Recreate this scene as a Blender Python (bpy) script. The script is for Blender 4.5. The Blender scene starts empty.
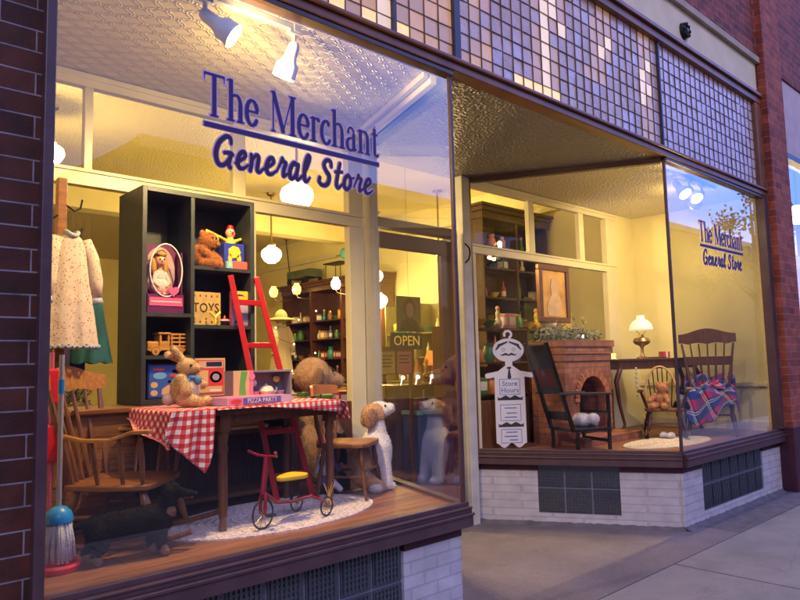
import bpy, bmesh, math, random
import numpy as np
from mathutils import Vector, Matrix
R = math.radians
random.seed(7)
S = bpy.context.scene
COL = S.collection

# ------------------------------------------------------------------ camera
cam = bpy.data.objects.new('camera', bpy.data.cameras.new('camera')); COL.objects.link(cam)
S.camera = cam
yaw, pit, rol = .81846, .0937, -.02467
F = Vector((math.cos(yaw)*math.cos(pit), math.sin(yaw)*math.cos(pit), math.sin(pit)))
Rt = Vector((math.sin(yaw), -math.cos(yaw), 0)); Up = Rt.cross(F)
R2 = math.cos(rol)*Rt + math.sin(rol)*Up; U2 = -math.sin(rol)*Rt + math.cos(rol)*Up
M = Matrix((R2, U2, -F)).transposed().to_4x4(); M.translation = Vector((0, -2.84, 1.53))
cam.matrix_world = M
cam.data.sensor_width = 36; cam.data.lens = 685.2/800*36
cam.data.clip_start = .05; cam.data.clip_end = 2000

# ------------------------------------------------------------------ world, sun, exposure
w = bpy.data.worlds.new('World'); S.world = w; w.use_nodes = True
nt = w.node_tree; nt.nodes.clear()
def N(t, typ, **kw):
    n = t.nodes.new(typ)
    for k, v in kw.items(): setattr(n, k, v)
    return n
out = N(nt, 'ShaderNodeOutputWorld')
sky = N(nt, 'ShaderNodeTexSky', sky_type='NISHITA', sun_disc=False)
sky.sun_elevation = R(4); sky.sun_rotation = R(205)
b1 = N(nt, 'ShaderNodeBackground'); b1.inputs['Strength'].default_value = .05
nt.links.new(sky.outputs[0], b1.inputs[0])
# the dusk tint and the lit clouds on top of the physical sky
tc = N(nt, 'ShaderNodeTexCoord'); sep = N(nt, 'ShaderNodeSeparateXYZ'); nt.links.new(tc.outputs['Generated'], sep.inputs[0])
rmp = N(nt, 'ShaderNodeValToRGB'); nt.links.new(sep.outputs['Z'], rmp.inputs[0])
el = rmp.color_ramp.elements
el[0].position = 0; el[0].color = (.62, .42, .50, 1)
el[1].position = 1; el[1].color = (.10, .20, .66, 1)
for p_, c_ in ((.09, (.40, .34, .66, 1)), (.18, (.08, .19, .74, 1)), (.45, (.09, .20, .76, 1)), (.70, (.28, .26, .58, 1))):
    e_ = el.new(p_); e_.color = c_
ns = N(nt, 'ShaderNodeTexNoise'); ns.inputs['Scale'].default_value = 3.2; ns.inputs['Detail'].default_value = 7
mp = N(nt, 'ShaderNodeMapping'); mp.inputs['Scale'].default_value = (1, 1, 2.6)
nt.links.new(tc.outputs['Generated'], mp.inputs[0]); nt.links.new(mp.outputs[0], ns.inputs['Vector'])
cr = N(nt, 'ShaderNodeValToRGB'); nt.links.new(ns.outputs['Fac'], cr.inputs[0])
cr.color_ramp.elements[0].position = .53; cr.color_ramp.elements[0].color = (0, 0, 0, 1)
cr.color_ramp.elements[1].position = .68; cr.color_ramp.elements[1].color = (.85, .85, .85, 1)
# clouds gather in the part of the sky over the street's far right end
cx = N(nt, 'ShaderNodeMapRange'); cx.inputs['From Min'].default_value = .45; cx.inputs['From Max'].default_value = .75
nt.links.new(sep.outputs['X'], cx.inputs['Value'])
cm = N(nt, 'ShaderNodeMath', operation='MULTIPLY'); nt.links.new(cr.outputs[0], cm.inputs[0]); nt.links.new(cx.outputs[0], cm.inputs[1])
mx = N(nt, 'ShaderNodeMixRGB'); nt.links.new(cm.outputs[0], mx.inputs[0]); nt.links.new(rmp.outputs[0], mx.inputs[1]); mx.inputs[2].default_value = (1.0, .92, 1.0, 1)
b2 = N(nt, 'ShaderNodeBackground'); b2.inputs['Strength'].default_value = 1.05
# extra sky brightness added at the street's right end to strengthen blue glass reflections
gl_ = N(nt, 'ShaderNodeMapRange'); gl_.interpolation_type = 'SMOOTHSTEP'
for k_, v_ in (('From Min', .40), ('From Max', .68), ('To Min', 1.0), ('To Max', 3.4)): gl_.inputs[k_].default_value = v_
nt.links.new(sep.outputs['X'], gl_.inputs['Value'])
sc_ = N(nt, 'ShaderNodeVectorMath', operation='SCALE'); nt.links.new(mx.outputs[0], sc_.inputs[0]); nt.links.new(gl_.outputs[0], sc_.inputs['Scale'])
nt.links.new(sc_.outputs[0], b2.inputs[0])
ad = N(nt, 'ShaderNodeAddShader'); nt.links.new(b1.outputs[0], ad.inputs[0]); nt.links.new(b2.outputs[0], ad.inputs[1])
nt.links.new(ad.outputs[0], out.inputs[0])
sun = bpy.data.objects.new('sun', bpy.data.lights.new('sun', 'SUN')); COL.objects.link(sun)
sun.data.energy = 1.0; sun.data.angle = R(25); sun.data.color = (.92, .80, .98)
sun.rotation_euler = (R(52), 0, R(-25))
S.view_settings.view_transform = 'Standard'; S.view_settings.look = 'None'
S.view_settings.exposure = .17; S.view_settings.gamma = 1; S.view_settings.use_curve_mapping = False
S.cycles.use_denoising = True
S.cycles.max_bounces = 8; S.cycles.diffuse_bounces = 5; S.cycles.glossy_bounces = 4
S.cycles.transparent_max_bounces = 24; S.cycles.sample_clamp_indirect = 4; S.cycles.sample_clamp_direct = 0
S.cycles.caustics_reflective = False; S.cycles.caustics_refractive = False

# ------------------------------------------------------------------ materials
MATS = {}
def mat(name, col, rough=.6, metal=0, var=.0, vscale=6, bump=0, bscale=60, emit=None, estr=0, spec=None, wear=None, sheen=0, coords='Object'):
    if name in MATS: return MATS[name]
    m = bpy.data.materials.new(name); m.use_nodes = True; t = m.node_tree
    b = t.nodes['Principled BSDF']
    b.inputs['Base Color'].default_value = (*col, 1); b.inputs['Roughness'].default_value = rough; b.inputs['Metallic'].default_value = metal
    if spec is not None: b.inputs['Specular IOR Level'].default_value = spec
    if sheen: b.inputs['Sheen Weight'].default_value = sheen
    tcn = N(t, 'ShaderNodeTexCoord')
    if var:
        n = N(t, 'ShaderNodeTexNoise'); n.inputs['Scale'].default_value = vscale; n.inputs['Detail'].default_value = 5
        t.links.new(tcn.outputs[coords], n.inputs['Vector'])
        r_ = N(t, 'ShaderNodeValToRGB'); t.links.new(n.outputs['Fac'], r_.inputs[0])
        r_.color_ramp.elements[0].position = .3; r_.color_ramp.elements[1].position = .72
        r_.color_ramp.elements[0].color = (*[c*(1-var) for c in col], 1)
        hi = wear or [min(1, c*(1+var)) for c in col]
        r_.color_ramp.elements[1].color = (*hi, 1)
        t.links.new(r_.outputs[0], b.inputs['Base Color'])
    if bump:
        n = N(t, 'ShaderNodeTexNoise'); n.inputs['Scale'].default_value = bscale; n.inputs['Detail'].default_value = 3
        t.links.new(tcn.outputs[coords], n.inputs['Vector'])
        bu = N(t, 'ShaderNodeBump'); bu.inputs['Strength'].default_value = bump; bu.inputs['Distance'].default_value = .01
        t.links.new(n.outputs['Fac'], bu.inputs['Height']); t.links.new(bu.outputs[0], b.inputs['Normal'])
    if emit:
        b.inputs['Emission Color'].default_value = (*emit, 1); b.inputs['Emission Strength'].default_value = estr
    MATS[name] = m; return m

def mth(t, op, a, b=None, c=None):
    n = N(t, 'ShaderNodeMath', operation=op)
    for i, v in enumerate((a, b, c)):
        if v is None: continue
        if isinstance(v, (int, float)): n.inputs[i].default_value = v
        else: t.links.new(v, n.inputs[i])
    return n.outputs[0]

def brick_mat(name, c1, c2, mortar, bw=.215, bh=.087, ms=.010, bump=.5, rough=.8, off=0, stain=.25):
    m = bpy.data.materials.new(name); m.use_nodes = True; t = m.node_tree; b = t.nodes['Principled BSDF']
    tcn = N(t, 'ShaderNodeTexCoord'); s = N(t, 'ShaderNodeSeparateXYZ'); t.links.new(tcn.outputs['Object'], s.inputs[0])
    cb = N(t, 'ShaderNodeCombineXYZ')
    t.links.new(mth(t, 'ADD', mth(t, 'ADD', s.outputs['X'], s.outputs['Y']), off), cb.inputs[0]); t.links.new(s.outputs['Z'], cb.inputs[1])
    br = N(t, 'ShaderNodeTexBrick'); t.links.new(cb.outputs[0], br.inputs['Vector'])
    br.inputs['Color1'].default_value = (*c1, 1); br.inputs['Color2'].default_value = (*c2, 1); br.inputs['Mortar'].default_value = (*mortar, 1)
    br.inputs['Scale'].default_value = 1; br.inputs['Mortar Size'].default_value = ms*.5; br.inputs['Mortar Smooth'].default_value = .15
    br.inputs['Brick Width'].default_value = bw; br.inputs['Row Height'].default_value = bh; br.inputs['Bias'].default_value = -.1
    n = N(t, 'ShaderNodeTexNoise'); n.inputs['Scale'].default_value = 9; n.inputs['Detail'].default_value = 6; t.links.new(tcn.outputs['Object'], n.inputs['Vector'])
    mr = N(t, 'ShaderNodeMapRange'); mr.inputs['From Min'].default_value = .3; mr.inputs['From Max'].default_value = .7
    mr.inputs['To Min'].default_value = 1-stain; mr.inputs['To Max'].default_value = 1+stain*.6
    t.links.new(n.outputs['Fac'], mr.inputs['Value'])
    mxx = N(t, 'ShaderNodeVectorMath', operation='SCALE'); t.links.new(br.outputs['Color'], mxx.inputs[0]); t.links.new(mr.outputs[0], mxx.inputs['Scale'])
    t.links.new(mxx.outputs[0], b.inputs['Base Color']); b.inputs['Roughness'].default_value = rough
    n2 = N(t, 'ShaderNodeTexNoise'); n2.inputs['Scale'].default_value = 120; t.links.new(tcn.outputs['Object'], n2.inputs['Vector'])
    h = mth(t, 'ADD', mth(t, 'MULTIPLY', br.outputs['Fac'], -1), mth(t, 'MULTIPLY', n2.outputs['Fac'], .25))
    bu = N(t, 'ShaderNodeBump'); bu.inputs['Strength'].default_value = bump; bu.inputs['Distance'].default_value = .008
    t.links.new(h, bu.inputs['Height']); t.links.new(bu.outputs[0], b.inputs['Normal'])
    MATS[name] = m; return m

def glass_mat(name, gain=2.2, tint=(1, 1, 1), base=.0, rough=.0, cap=.6):
    m = bpy.data.materials.new(name); m.use_nodes = True; t = m.node_tree; t.nodes.clear()
    o = N(t, 'ShaderNodeOutputMaterial'); tr = N(t, 'ShaderNodeBsdfTransparent'); tr.inputs[0].default_value = (*tint, 1)
    gl = N(t, 'ShaderNodeBsdfGlossy'); gl.inputs['Roughness'].default_value = rough
    g = N(t, 'ShaderNodeNewGeometry'); dp = N(t, 'ShaderNodeVectorMath', operation='DOT_PRODUCT')
    t.links.new(g.outputs['Incoming'], dp.inputs[0]); t.links.new(g.outputs['Normal'], dp.inputs[1])
    c = mth(t, 'ABSOLUTE', dp.outputs['Value'])
    f = mth(t, 'ADD', .04, mth(t, 'MULTIPLY', .96, mth(t, 'POWER', mth(t, 'SUBTRACT', 1, c), 5)))
    f = mth(t, 'MINIMUM', mth(t, 'ADD', mth(t, 'MULTIPLY', f, gain), base), cap)
    mi = N(t, 'ShaderNodeMixShader'); t.links.new(f, mi.inputs[0]); t.links.new(tr.outputs[0], mi.inputs[1]); t.links.new(gl.outputs[0], mi.inputs[2])
    t.links.new(mi.outputs[0], o.inputs[0]); MATS[name] = m; return m

def tin_mat(name, col, kind='scroll', cell=.30, strength=.8):
    """pressed tin: interlaced rings in square cells"""
    m = bpy.data.materials.new(name); m.use_nodes = True; t = m.node_tree; b = t.nodes['Principled BSDF']
    b.inputs['Base Color'].default_value = (*col, 1); b.inputs['Roughness'].default_value = .42
    tcn = N(t, 'ShaderNodeTexCoord'); dn = N(t, 'ShaderNodeTexNoise'); dn.inputs['Scale'].default_value = 5
    t.links.new(tcn.outputs['Object'], dn.inputs['Vector'])
    s = N(t, 'ShaderNodeSeparateXYZ'); t.links.new(tcn.outputs['Object'], s.inputs[0])
    if kind == 'scroll':
        def ring(ox, oy, r, rep):
            fx = mth(t, 'SUBTRACT', mth(t, 'FRACT', mth(t, 'ADD', mth(t, 'DIVIDE', s.outputs['X'], cell), ox)), .5)
            fy = mth(t, 'SUBTRACT', mth(t, 'FRACT', mth(t, 'ADD', mth(t, 'DIVIDE', s.outputs['Y'], cell*.62), oy)), .5)
            d = mth(t, 'SQRT', mth(t, 'ADD', mth(t, 'MULTIPLY', fx, fx), mth(t, 'MULTIPLY', fy, fy)))
            d = mth(t, 'ADD', d, mth(t, 'MULTIPLY', dn.outputs['Fac'], .06))
            e = mth(t, 'ABSOLUTE', mth(t, 'SUBTRACT', d, r))
            return mth(t, 'MAXIMUM', mth(t, 'SUBTRACT', 1, mth(t, 'DIVIDE', e, .055)), 0)
        h = ring(0, 0, .46, 1)
        for a in ((.5, .5, .46), (.5, 0, .20), (0, .5, .20), (.25, .25, .13)):
            h = mth(t, 'MAXIMUM', h, ring(*a, 1))
        for ax_ in 'XY': h = mth(t, 'SUBTRACT', h, mth(t, 'MULTIPLY', mth(t, 'LESS_THAN', mth(t, 'FRACT', mth(t, 'DIVIDE', s.outputs[ax_], .61)), .012), .9))
    else:
        v = N(t, 'ShaderNodeTexVoronoi'); v.inputs['Scale'].default_value = 38; t.links.new(tcn.outputs['Object'], v.inputs['Vector'])
        n3 = N(t, 'ShaderNodeTexNoise'); n3.inputs['Scale'].default_value = 45; t.links.new(tcn.outputs['Object'], n3.inputs['Vector'])
        h = mth(t, 'ADD', v.outputs['Distance'], n3.outputs['Fac'])
    bu = N(t, 'ShaderNodeBump'); bu.inputs['Strength'].default_value = strength; bu.inputs['Distance'].default_value = .02
    t.links.new(h, bu.inputs['Height']); t.links.new(bu.outputs[0], b.inputs['Normal'])
    MATS[name] = m; return m

def wood_mat(name, c1, c2, plank=.09, axis='X', rough=.45, gap=True, scale=1):
    m = bpy.data.materials.new(name); m.use_nodes = True; t = m.node_tree; b = t.nodes['Principled BSDF']
    tcn = N(t, 'ShaderNodeTexCoord'); mpn = N(t, 'ShaderNodeMapping')
    mpn.inputs['Scale'].default_value = {'X': (1.5, 18, 18), 'Y': (18, 1.5, 18), 'Z': (18, 18, 1.5)}[axis]
    t.links.new(tcn.outputs['Object'], mpn.inputs[0])
    n = N(t, 'ShaderNodeTexNoise'); n.inputs['Scale'].default_value = 2.2*scale; n.inputs['Detail'].default_value = 6; n.inputs['Distortion'].default_value = .6
    t.links.new(mpn.outputs[0], n.inputs['Vector'])
    r_ = N(t, 'ShaderNodeValToRGB'); t.links.new(n.outputs['Fac'], r_.inputs[0])
    r_.color_ramp.elements[0].position = .32; r_.color_ramp.elements[1].position = .68
    r_.color_ramp.elements[0].color = (*c1, 1); r_.color_ramp.elements[1].color = (*c2, 1)
    b.inputs['Roughness'].default_value = rough
    colout = r_.outputs[0]
    if gap:
        s = N(t, 'ShaderNodeSeparateXYZ'); t.links.new(tcn.outputs['Object'], s.inputs[0])
        ax = {'X': 'Y', 'Y': 'X', 'Z': 'X'}[axis]
        if gap == 'Z': ax = 'Z'
        q_ = mth(t, 'DIVIDE', s.outputs[ax], plank)
        fr = mth(t, 'FRACT', q_); g = mth(t, 'LESS_THAN', fr, .05)
        wn = N(t, 'ShaderNodeTexWhiteNoise', noise_dimensions='1D'); t.links.new(mth(t, 'FLOOR', q_), wn.inputs['W'])
        k = mth(t, 'MULTIPLY', mth(t, 'SUBTRACT', 1, mth(t, 'MULTIPLY', g, .75)), mth(t, 'ADD', .75, mth(t, 'MULTIPLY', wn.outputs['Value'], .45)))
        sc = N(t, 'ShaderNodeVectorMath', operation='SCALE'); t.links.new(colout, sc.inputs[0]); t.links.new(k, sc.inputs['Scale']); colout = sc.outputs[0]
        bu = N(t, 'ShaderNodeBump'); bu.inputs['Strength'].default_value = .5; bu.inputs['Distance'].default_value = .004
        t.links.new(mth(t, 'SUBTRACT', 1, g), bu.inputs['Height']); t.links.new(bu.outputs[0], b.inputs['Normal'])
    t.links.new(colout, b.inputs['Base Color']); MATS[name] = m; return m

def check_mat(name, ca, cb, cc, cell=.032, rough=.9, warp=0):
    """gingham from UV-like object coordinates stored in the UV map"""
    m = bpy.data.materials.new(name); m.use_nodes = True; t = m.node_tree; b = t.nodes['Principled BSDF']
    uv = N(t, 'ShaderNodeUVMap'); s = N(t, 'ShaderNodeSeparateXYZ'); t.links.new(uv.outputs[0], s.inputs[0])
    a = mth(t, 'GREATER_THAN', mth(t, 'FRACT', mth(t, 'DIVIDE', s.outputs['X'], cell*2)), .5)
    c = mth(t, 'GREATER_THAN', mth(t, 'FRACT', mth(t, 'DIVIDE', s.outputs['Y'], cell*2)), .5)
    k = mth(t, 'MULTIPLY', mth(t, 'ADD', a, c), .5)
    r_ = N(t, 'ShaderNodeValToRGB'); t.links.new(k, r_.inputs[0])
    r_.color_ramp.interpolation = 'CONSTANT'
    e = r_.color_ramp.elements; e[0].color = (*ca, 1); e[0].position = 0; e[1].color = (*cc, 1); e[1].position = .75
    x = e.new(.25); x.color = (*cb, 1)
    t.links.new(r_.outputs[0], b.inputs['Base Color']); b.inputs['Roughness'].default_value = rough
    wn_ = N(t, 'ShaderNodeTexNoise'); wn_.inputs['Scale'].default_value = 14; wn_.inputs['Detail'].default_value = 6; tcn = N(t, 'ShaderNodeTexCoord'); t.links.new(tcn.outputs['Object'], wn_.inputs['Vector'])
    bu = N(t, 'ShaderNodeBump'); bu.inputs['Strength'].default_value = .6; bu.inputs['Distance'].default_value = .012; t.links.new(wn_.outputs['Fac'], bu.inputs['Height']); t.links.new(bu.outputs[0], b.inputs['Normal'])
    MATS[name] = m; return m

def plaid_mat(name):
    m = bpy.data.materials.new(name); m.use_nodes = True; t = m.node_tree; b = t.nodes['Principled BSDF']
    uv = N(t, 'ShaderNodeUVMap'); s = N(t, 'ShaderNodeSeparateXYZ'); t.links.new(uv.outputs[0], s.inputs[0])
    def band(o, per, a, b_): 
        f = mth(t, 'FRACT', mth(t, 'DIVIDE', o, per)); return mth(t, 'MULTIPLY', mth(t, 'GREATER_THAN', f, a), mth(t, 'LESS_THAN', f, b_))
    cur = None
    def mix(fac, prev, col):
        n = N(t, 'ShaderNodeMixRGB'); t.links.new(fac, n.inputs[0])
        if isinstance(prev, tuple): n.inputs[1].default_value = (*prev, 1)
        else: t.links.new(prev, n.inputs[1])
        n.inputs[2].default_value = (*col, 1); return n.outputs[0]
    X, Y = s.outputs['X'], s.outputs['Y']
    c = mix(mth(t, 'MULTIPLY', band(X, .22, .0, .42), 1), (.03, .07, .36), (.62, .03, .16))
    c = mix(mth(t, 'MULTIPLY', band(Y, .22, .0, .45), .6), c, (.02, .08, .42))
    c = mix(mth(t, 'MULTIPLY', band(Y, .22, .68, .78), .7), c, (.01, .01, .06))
    for o in (X, Y):
        c = mix(mth(t, 'MULTIPLY', band(o, .22, .50, .54), .8), c, (.75, .7, .8)); c = mix(mth(t, 'MULTIPLY', band(o, .22, .60, .64), .8), c, (.75, .7, .8))
    t.links.new(c, b.inputs['Base Color']); b.inputs['Roughness'].default_value = .95; MATS[name] = m; return m

def dots_mat(name, base, dot, scale=70, thr=.22, rough=.9):
    m = bpy.data.materials.new(name); m.use_nodes = True; t = m.node_tree; b = t.nodes['Principled BSDF']
    tcn = N(t, 'ShaderNodeTexCoord'); v = N(t, 'ShaderNodeTexVoronoi'); v.inputs['Scale'].default_value = scale; t.links.new(tcn.outputs['Object'], v.inputs['Vector'])
    k = mth(t, 'LESS_THAN', v.outputs['Distance'], thr)
    n = N(t, 'ShaderNodeMixRGB'); t.links.new(k, n.inputs[0]); n.inputs[1].default_value = (*base, 1); n.inputs[2].default_value = (*dot, 1)
    t.links.new(n.outputs[0], b.inputs['Base Color']); b.inputs['Roughness'].default_value = rough
    n2 = N(t, 'ShaderNodeTexNoise'); n2.inputs['Scale'].default_value = 12; t.links.new(tcn.outputs['Object'], n2.inputs['Vector'])
    bu = N(t, 'ShaderNodeBump'); bu.inputs['Strength'].default_value = .5; bu.inputs['Distance'].default_value = .02
    t.links.new(n2.outputs['Fac'], bu.inputs['Height']); t.links.new(bu.outputs[0], b.inputs['Normal'])
    MATS[name] = m; return m

BRICK_DARK = brick_mat('dark_brick', (.045, .009, .005), (.095, .021, .010), (.23, .20, .25), bw=.26, off=.17, ms=.007, bump=1, stain=.5)
BRICK_RED = brick_mat('red_brick', (.16, .028, .020), (.30, .060, .040), (.34, .22, .20), ms=.007, bump=1, stain=.4)
BRICK_PIER = brick_mat('pier_brick', (.24, .040, .018), (.42, .090, .045), (.34, .22, .19), ms=.007, bump=1, stain=.4)
BRICK_WHITE = brick_mat('white_painted_brick', (.47, .45, .50), (.53, .51, .56), (.42, .40, .45), bw=.21, bh=.072, ms=.009, bump=1.0, stain=.15)
BRICK_FAUX = brick_mat('fireplace_brick', (.24, .075, .040), (.40, .145, .070), (.15, .085, .065), bw=.14, bh=.055, ms=.009, bump=.7)
MAROON = mat('maroon_paint', (.060, .010, .022), .5, var=.25, bump=.15)
BROWNF = mat('brown_frame_paint', (.085, .045, .050), .38, var=.2, vscale=8, bump=.08)
BROWNF2 = mat('stained_frame_wood', (.22, .085, .035), .4, var=.3, vscale=5, bump=.1)
CREAM = mat('cream_gloss_paint', (.72, .66, .44), .4, var=.05)
GREYW = mat('weathered_white_paint', (.52, .50, .48), .5, var=.15)
LINTEL = mat('lintel_stucco', (.72, .64, .46), .85, var=.1, vscale=3, bump=.2, bscale=90)
LINTELC = mat('lintel_cap_stone', (.42, .35, .27), .8, var=.15, bump=.2)
YWALL = mat('cream_yellow_wall', (.74, .68, .34), .75, var=.06, vscale=2, bump=.08, bscale=25)
SWALL = mat('shop_plaster_wall', (.78, .71, .36), .8, var=.10, vscale=1.5, bump=.05)
GLASS = glass_mat('window_glass', 4.2)
GLASS_IN = glass_mat('partition_glass', .8)
GLASS_RET = glass_mat('return_glass', 4.5, base=.04, cap=.5)
TIN = tin_mat('pressed_tin_scroll', (.70, .62, .38), cell=.17, strength=.7)
TIN2 = tin_mat('pressed_tin_fine', (.66, .60, .42), kind='fine', strength=.7)
TINSHOP = tin_mat('shop_tin_ceiling', (.62, .54, .24), kind='fine', strength=.5)
STIP = tin_mat('stippled_soffit', (.20, .18, .17), kind='fine', strength=.8)
FLOORW = wood_mat('platform_floor_wood', (.14, .050, .024), (.27, .110, .048), plank=.085, axis='X')
SHOPFL = wood_mat('shop_floor_wood', (.10, .05, .025), (.2, .1, .05), plank=.09, axis='Y')
DARKW = wood_mat('dark_mahogany', (.045, .014, .010), (.10, .032, .018), gap=False, axis='Z', rough=.3)
OAK = wood_mat('honey_oak', (.17, .060, .018), (.32, .125, .038), gap=False, axis='X', rough=.35)
WALN = wood_mat('walnut_brown', (.085, .032, .014), (.17, .070, .030), gap=False, axis='Z', rough=.35)
SLAT = wood_mat('slatted_chest_wood', (.16, .065, .025), (.27, .12, .045), plank=.062, axis='X', gap='Z')
BLACKSH = mat('charcoal_shelf_paint', (.030, .036, .036), .45, var=.25, vscale=7, bump=.1)
BLACKW = mat('black_paint', (.014, .012, .012), .3, var=.3)
WHITE = mat('white_paint', (.78, .77, .78), .45)
WMETAL = mat('white_enamel', (.70, .70, .72), .3)
BRASS = mat('aged_brass', (.42, .30, .12), .35, 1)
IRON = mat('black_iron', (.02, .02, .022), .4, .6)
RED = mat('red_enamel', (.42, .012, .014), .3, var=.12)
DRED = mat('raspberry_metal', (.22, .010, .035), .3)
YEL = mat('yellow_enamel', (.75, .50, .02), .4)
MORT = mat('mortar_skirt', (.12, .11, .14), .9, var=.25, vscale=9, bump=.5, bscale=25)
def concrete(name, c, seed):
    m = bpy.data.materials.new(name); m.use_nodes = True; t = m.node_tree; b = t.nodes['Principled BSDF']; tcn = N(t, 'ShaderNodeTexCoord'); mpn = N(t, 'ShaderNodeMapping'); mpn.inputs['Location'].default_value = (seed, seed*2, 0)
    t.links.new(tcn.outputs['Object'], mpn.inputs[0]); o_ = mpn.outputs[0]
    def nz(sc, det=5, ro=.6):
        n = N(t, 'ShaderNodeTexNoise'); n.inputs['Scale'].default_value = sc; n.inputs['Detail'].default_value = det; n.inputs['Roughness'].default_value = ro; t.links.new(o_, n.inputs['Vector']); return n.outputs['Fac']
    def mr(v, a, b_, c_, d): 
        n = N(t, 'ShaderNodeMapRange'); t.links.new(v, n.inputs['Value'])
        for k, x in zip(('From Min', 'From Max', 'To Min', 'To Max'), (a, b_, c_, d)): n.inputs[k].default_value = x
        return n.outputs[0]
    big = mr(nz(1.4, 6, .65), .3, .7, .72, 1.2); grit = mr(nz(140, 2), .3, .7, .75, 1.25); st = mr(nz(4.5, 8, .75), .56, .68, 1, .84)
    v = N(t, 'ShaderNodeTexVoronoi'); v.inputs['Scale'].default_value = 5.5; t.links.new(o_, v.inputs['Vector']); spot = mr(v.outputs['Distance'], .035, .06, .62, 1)
    dv = N(t, 'ShaderNodeMixRGB'); dv.inputs[0].default_value = .18; t.links.new(o_, dv.inputs[1]); dn = N(t, 'ShaderNodeTexNoise'); dn.inputs['Scale'].default_value = 2.5; dn.inputs['Detail'].default_value = 6; t.links.new(o_, dn.inputs['Vector']); t.links.new(dn.outputs['Color'], dv.inputs[2])
    v2 = N(t, 'ShaderNodeTexVoronoi', feature='DISTANCE_TO_EDGE'); v2.inputs['Scale'].default_value = .38; t.links.new(dv.outputs[0], v2.inputs['Vector']); crack = mr(v2.outputs['Distance'], .0004, .0018, .86, 1)
    k = mth(t, 'MULTIPLY', mth(t, 'MULTIPLY', mth(t, 'MULTIPLY', big, grit), mth(t, 'MULTIPLY', st, spot)), crack)
    col = N(t, 'ShaderNodeVectorMath', operation='SCALE'); col.inputs[0].default_value = c; t.links.new(k, col.inputs['Scale']); t.links.new(col.outputs[0], b.inputs['Base Color']); b.inputs['Roughness'].default_value = .8
    bu = N(t, 'ShaderNodeBump'); bu.inputs['Strength'].default_value = .6; bu.inputs['Distance'].default_value = .006; t.links.new(mth(t, 'ADD', mth(t, 'MULTIPLY', nz(90, 4), .8), crack), bu.inputs['Height']); t.links.new(bu.outputs[0], b.inputs['Normal'])
    MATS[name] = m; return m
CONC = concrete('slab_concrete', (.225, .215, .235), 3); CONC2 = concrete('entry_slab_concrete', (.17, .145, .17), 11)
ASPH = mat('asphalt', (.05, .05, .052), .9, var=.2, bump=.4, bscale=120)

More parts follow.
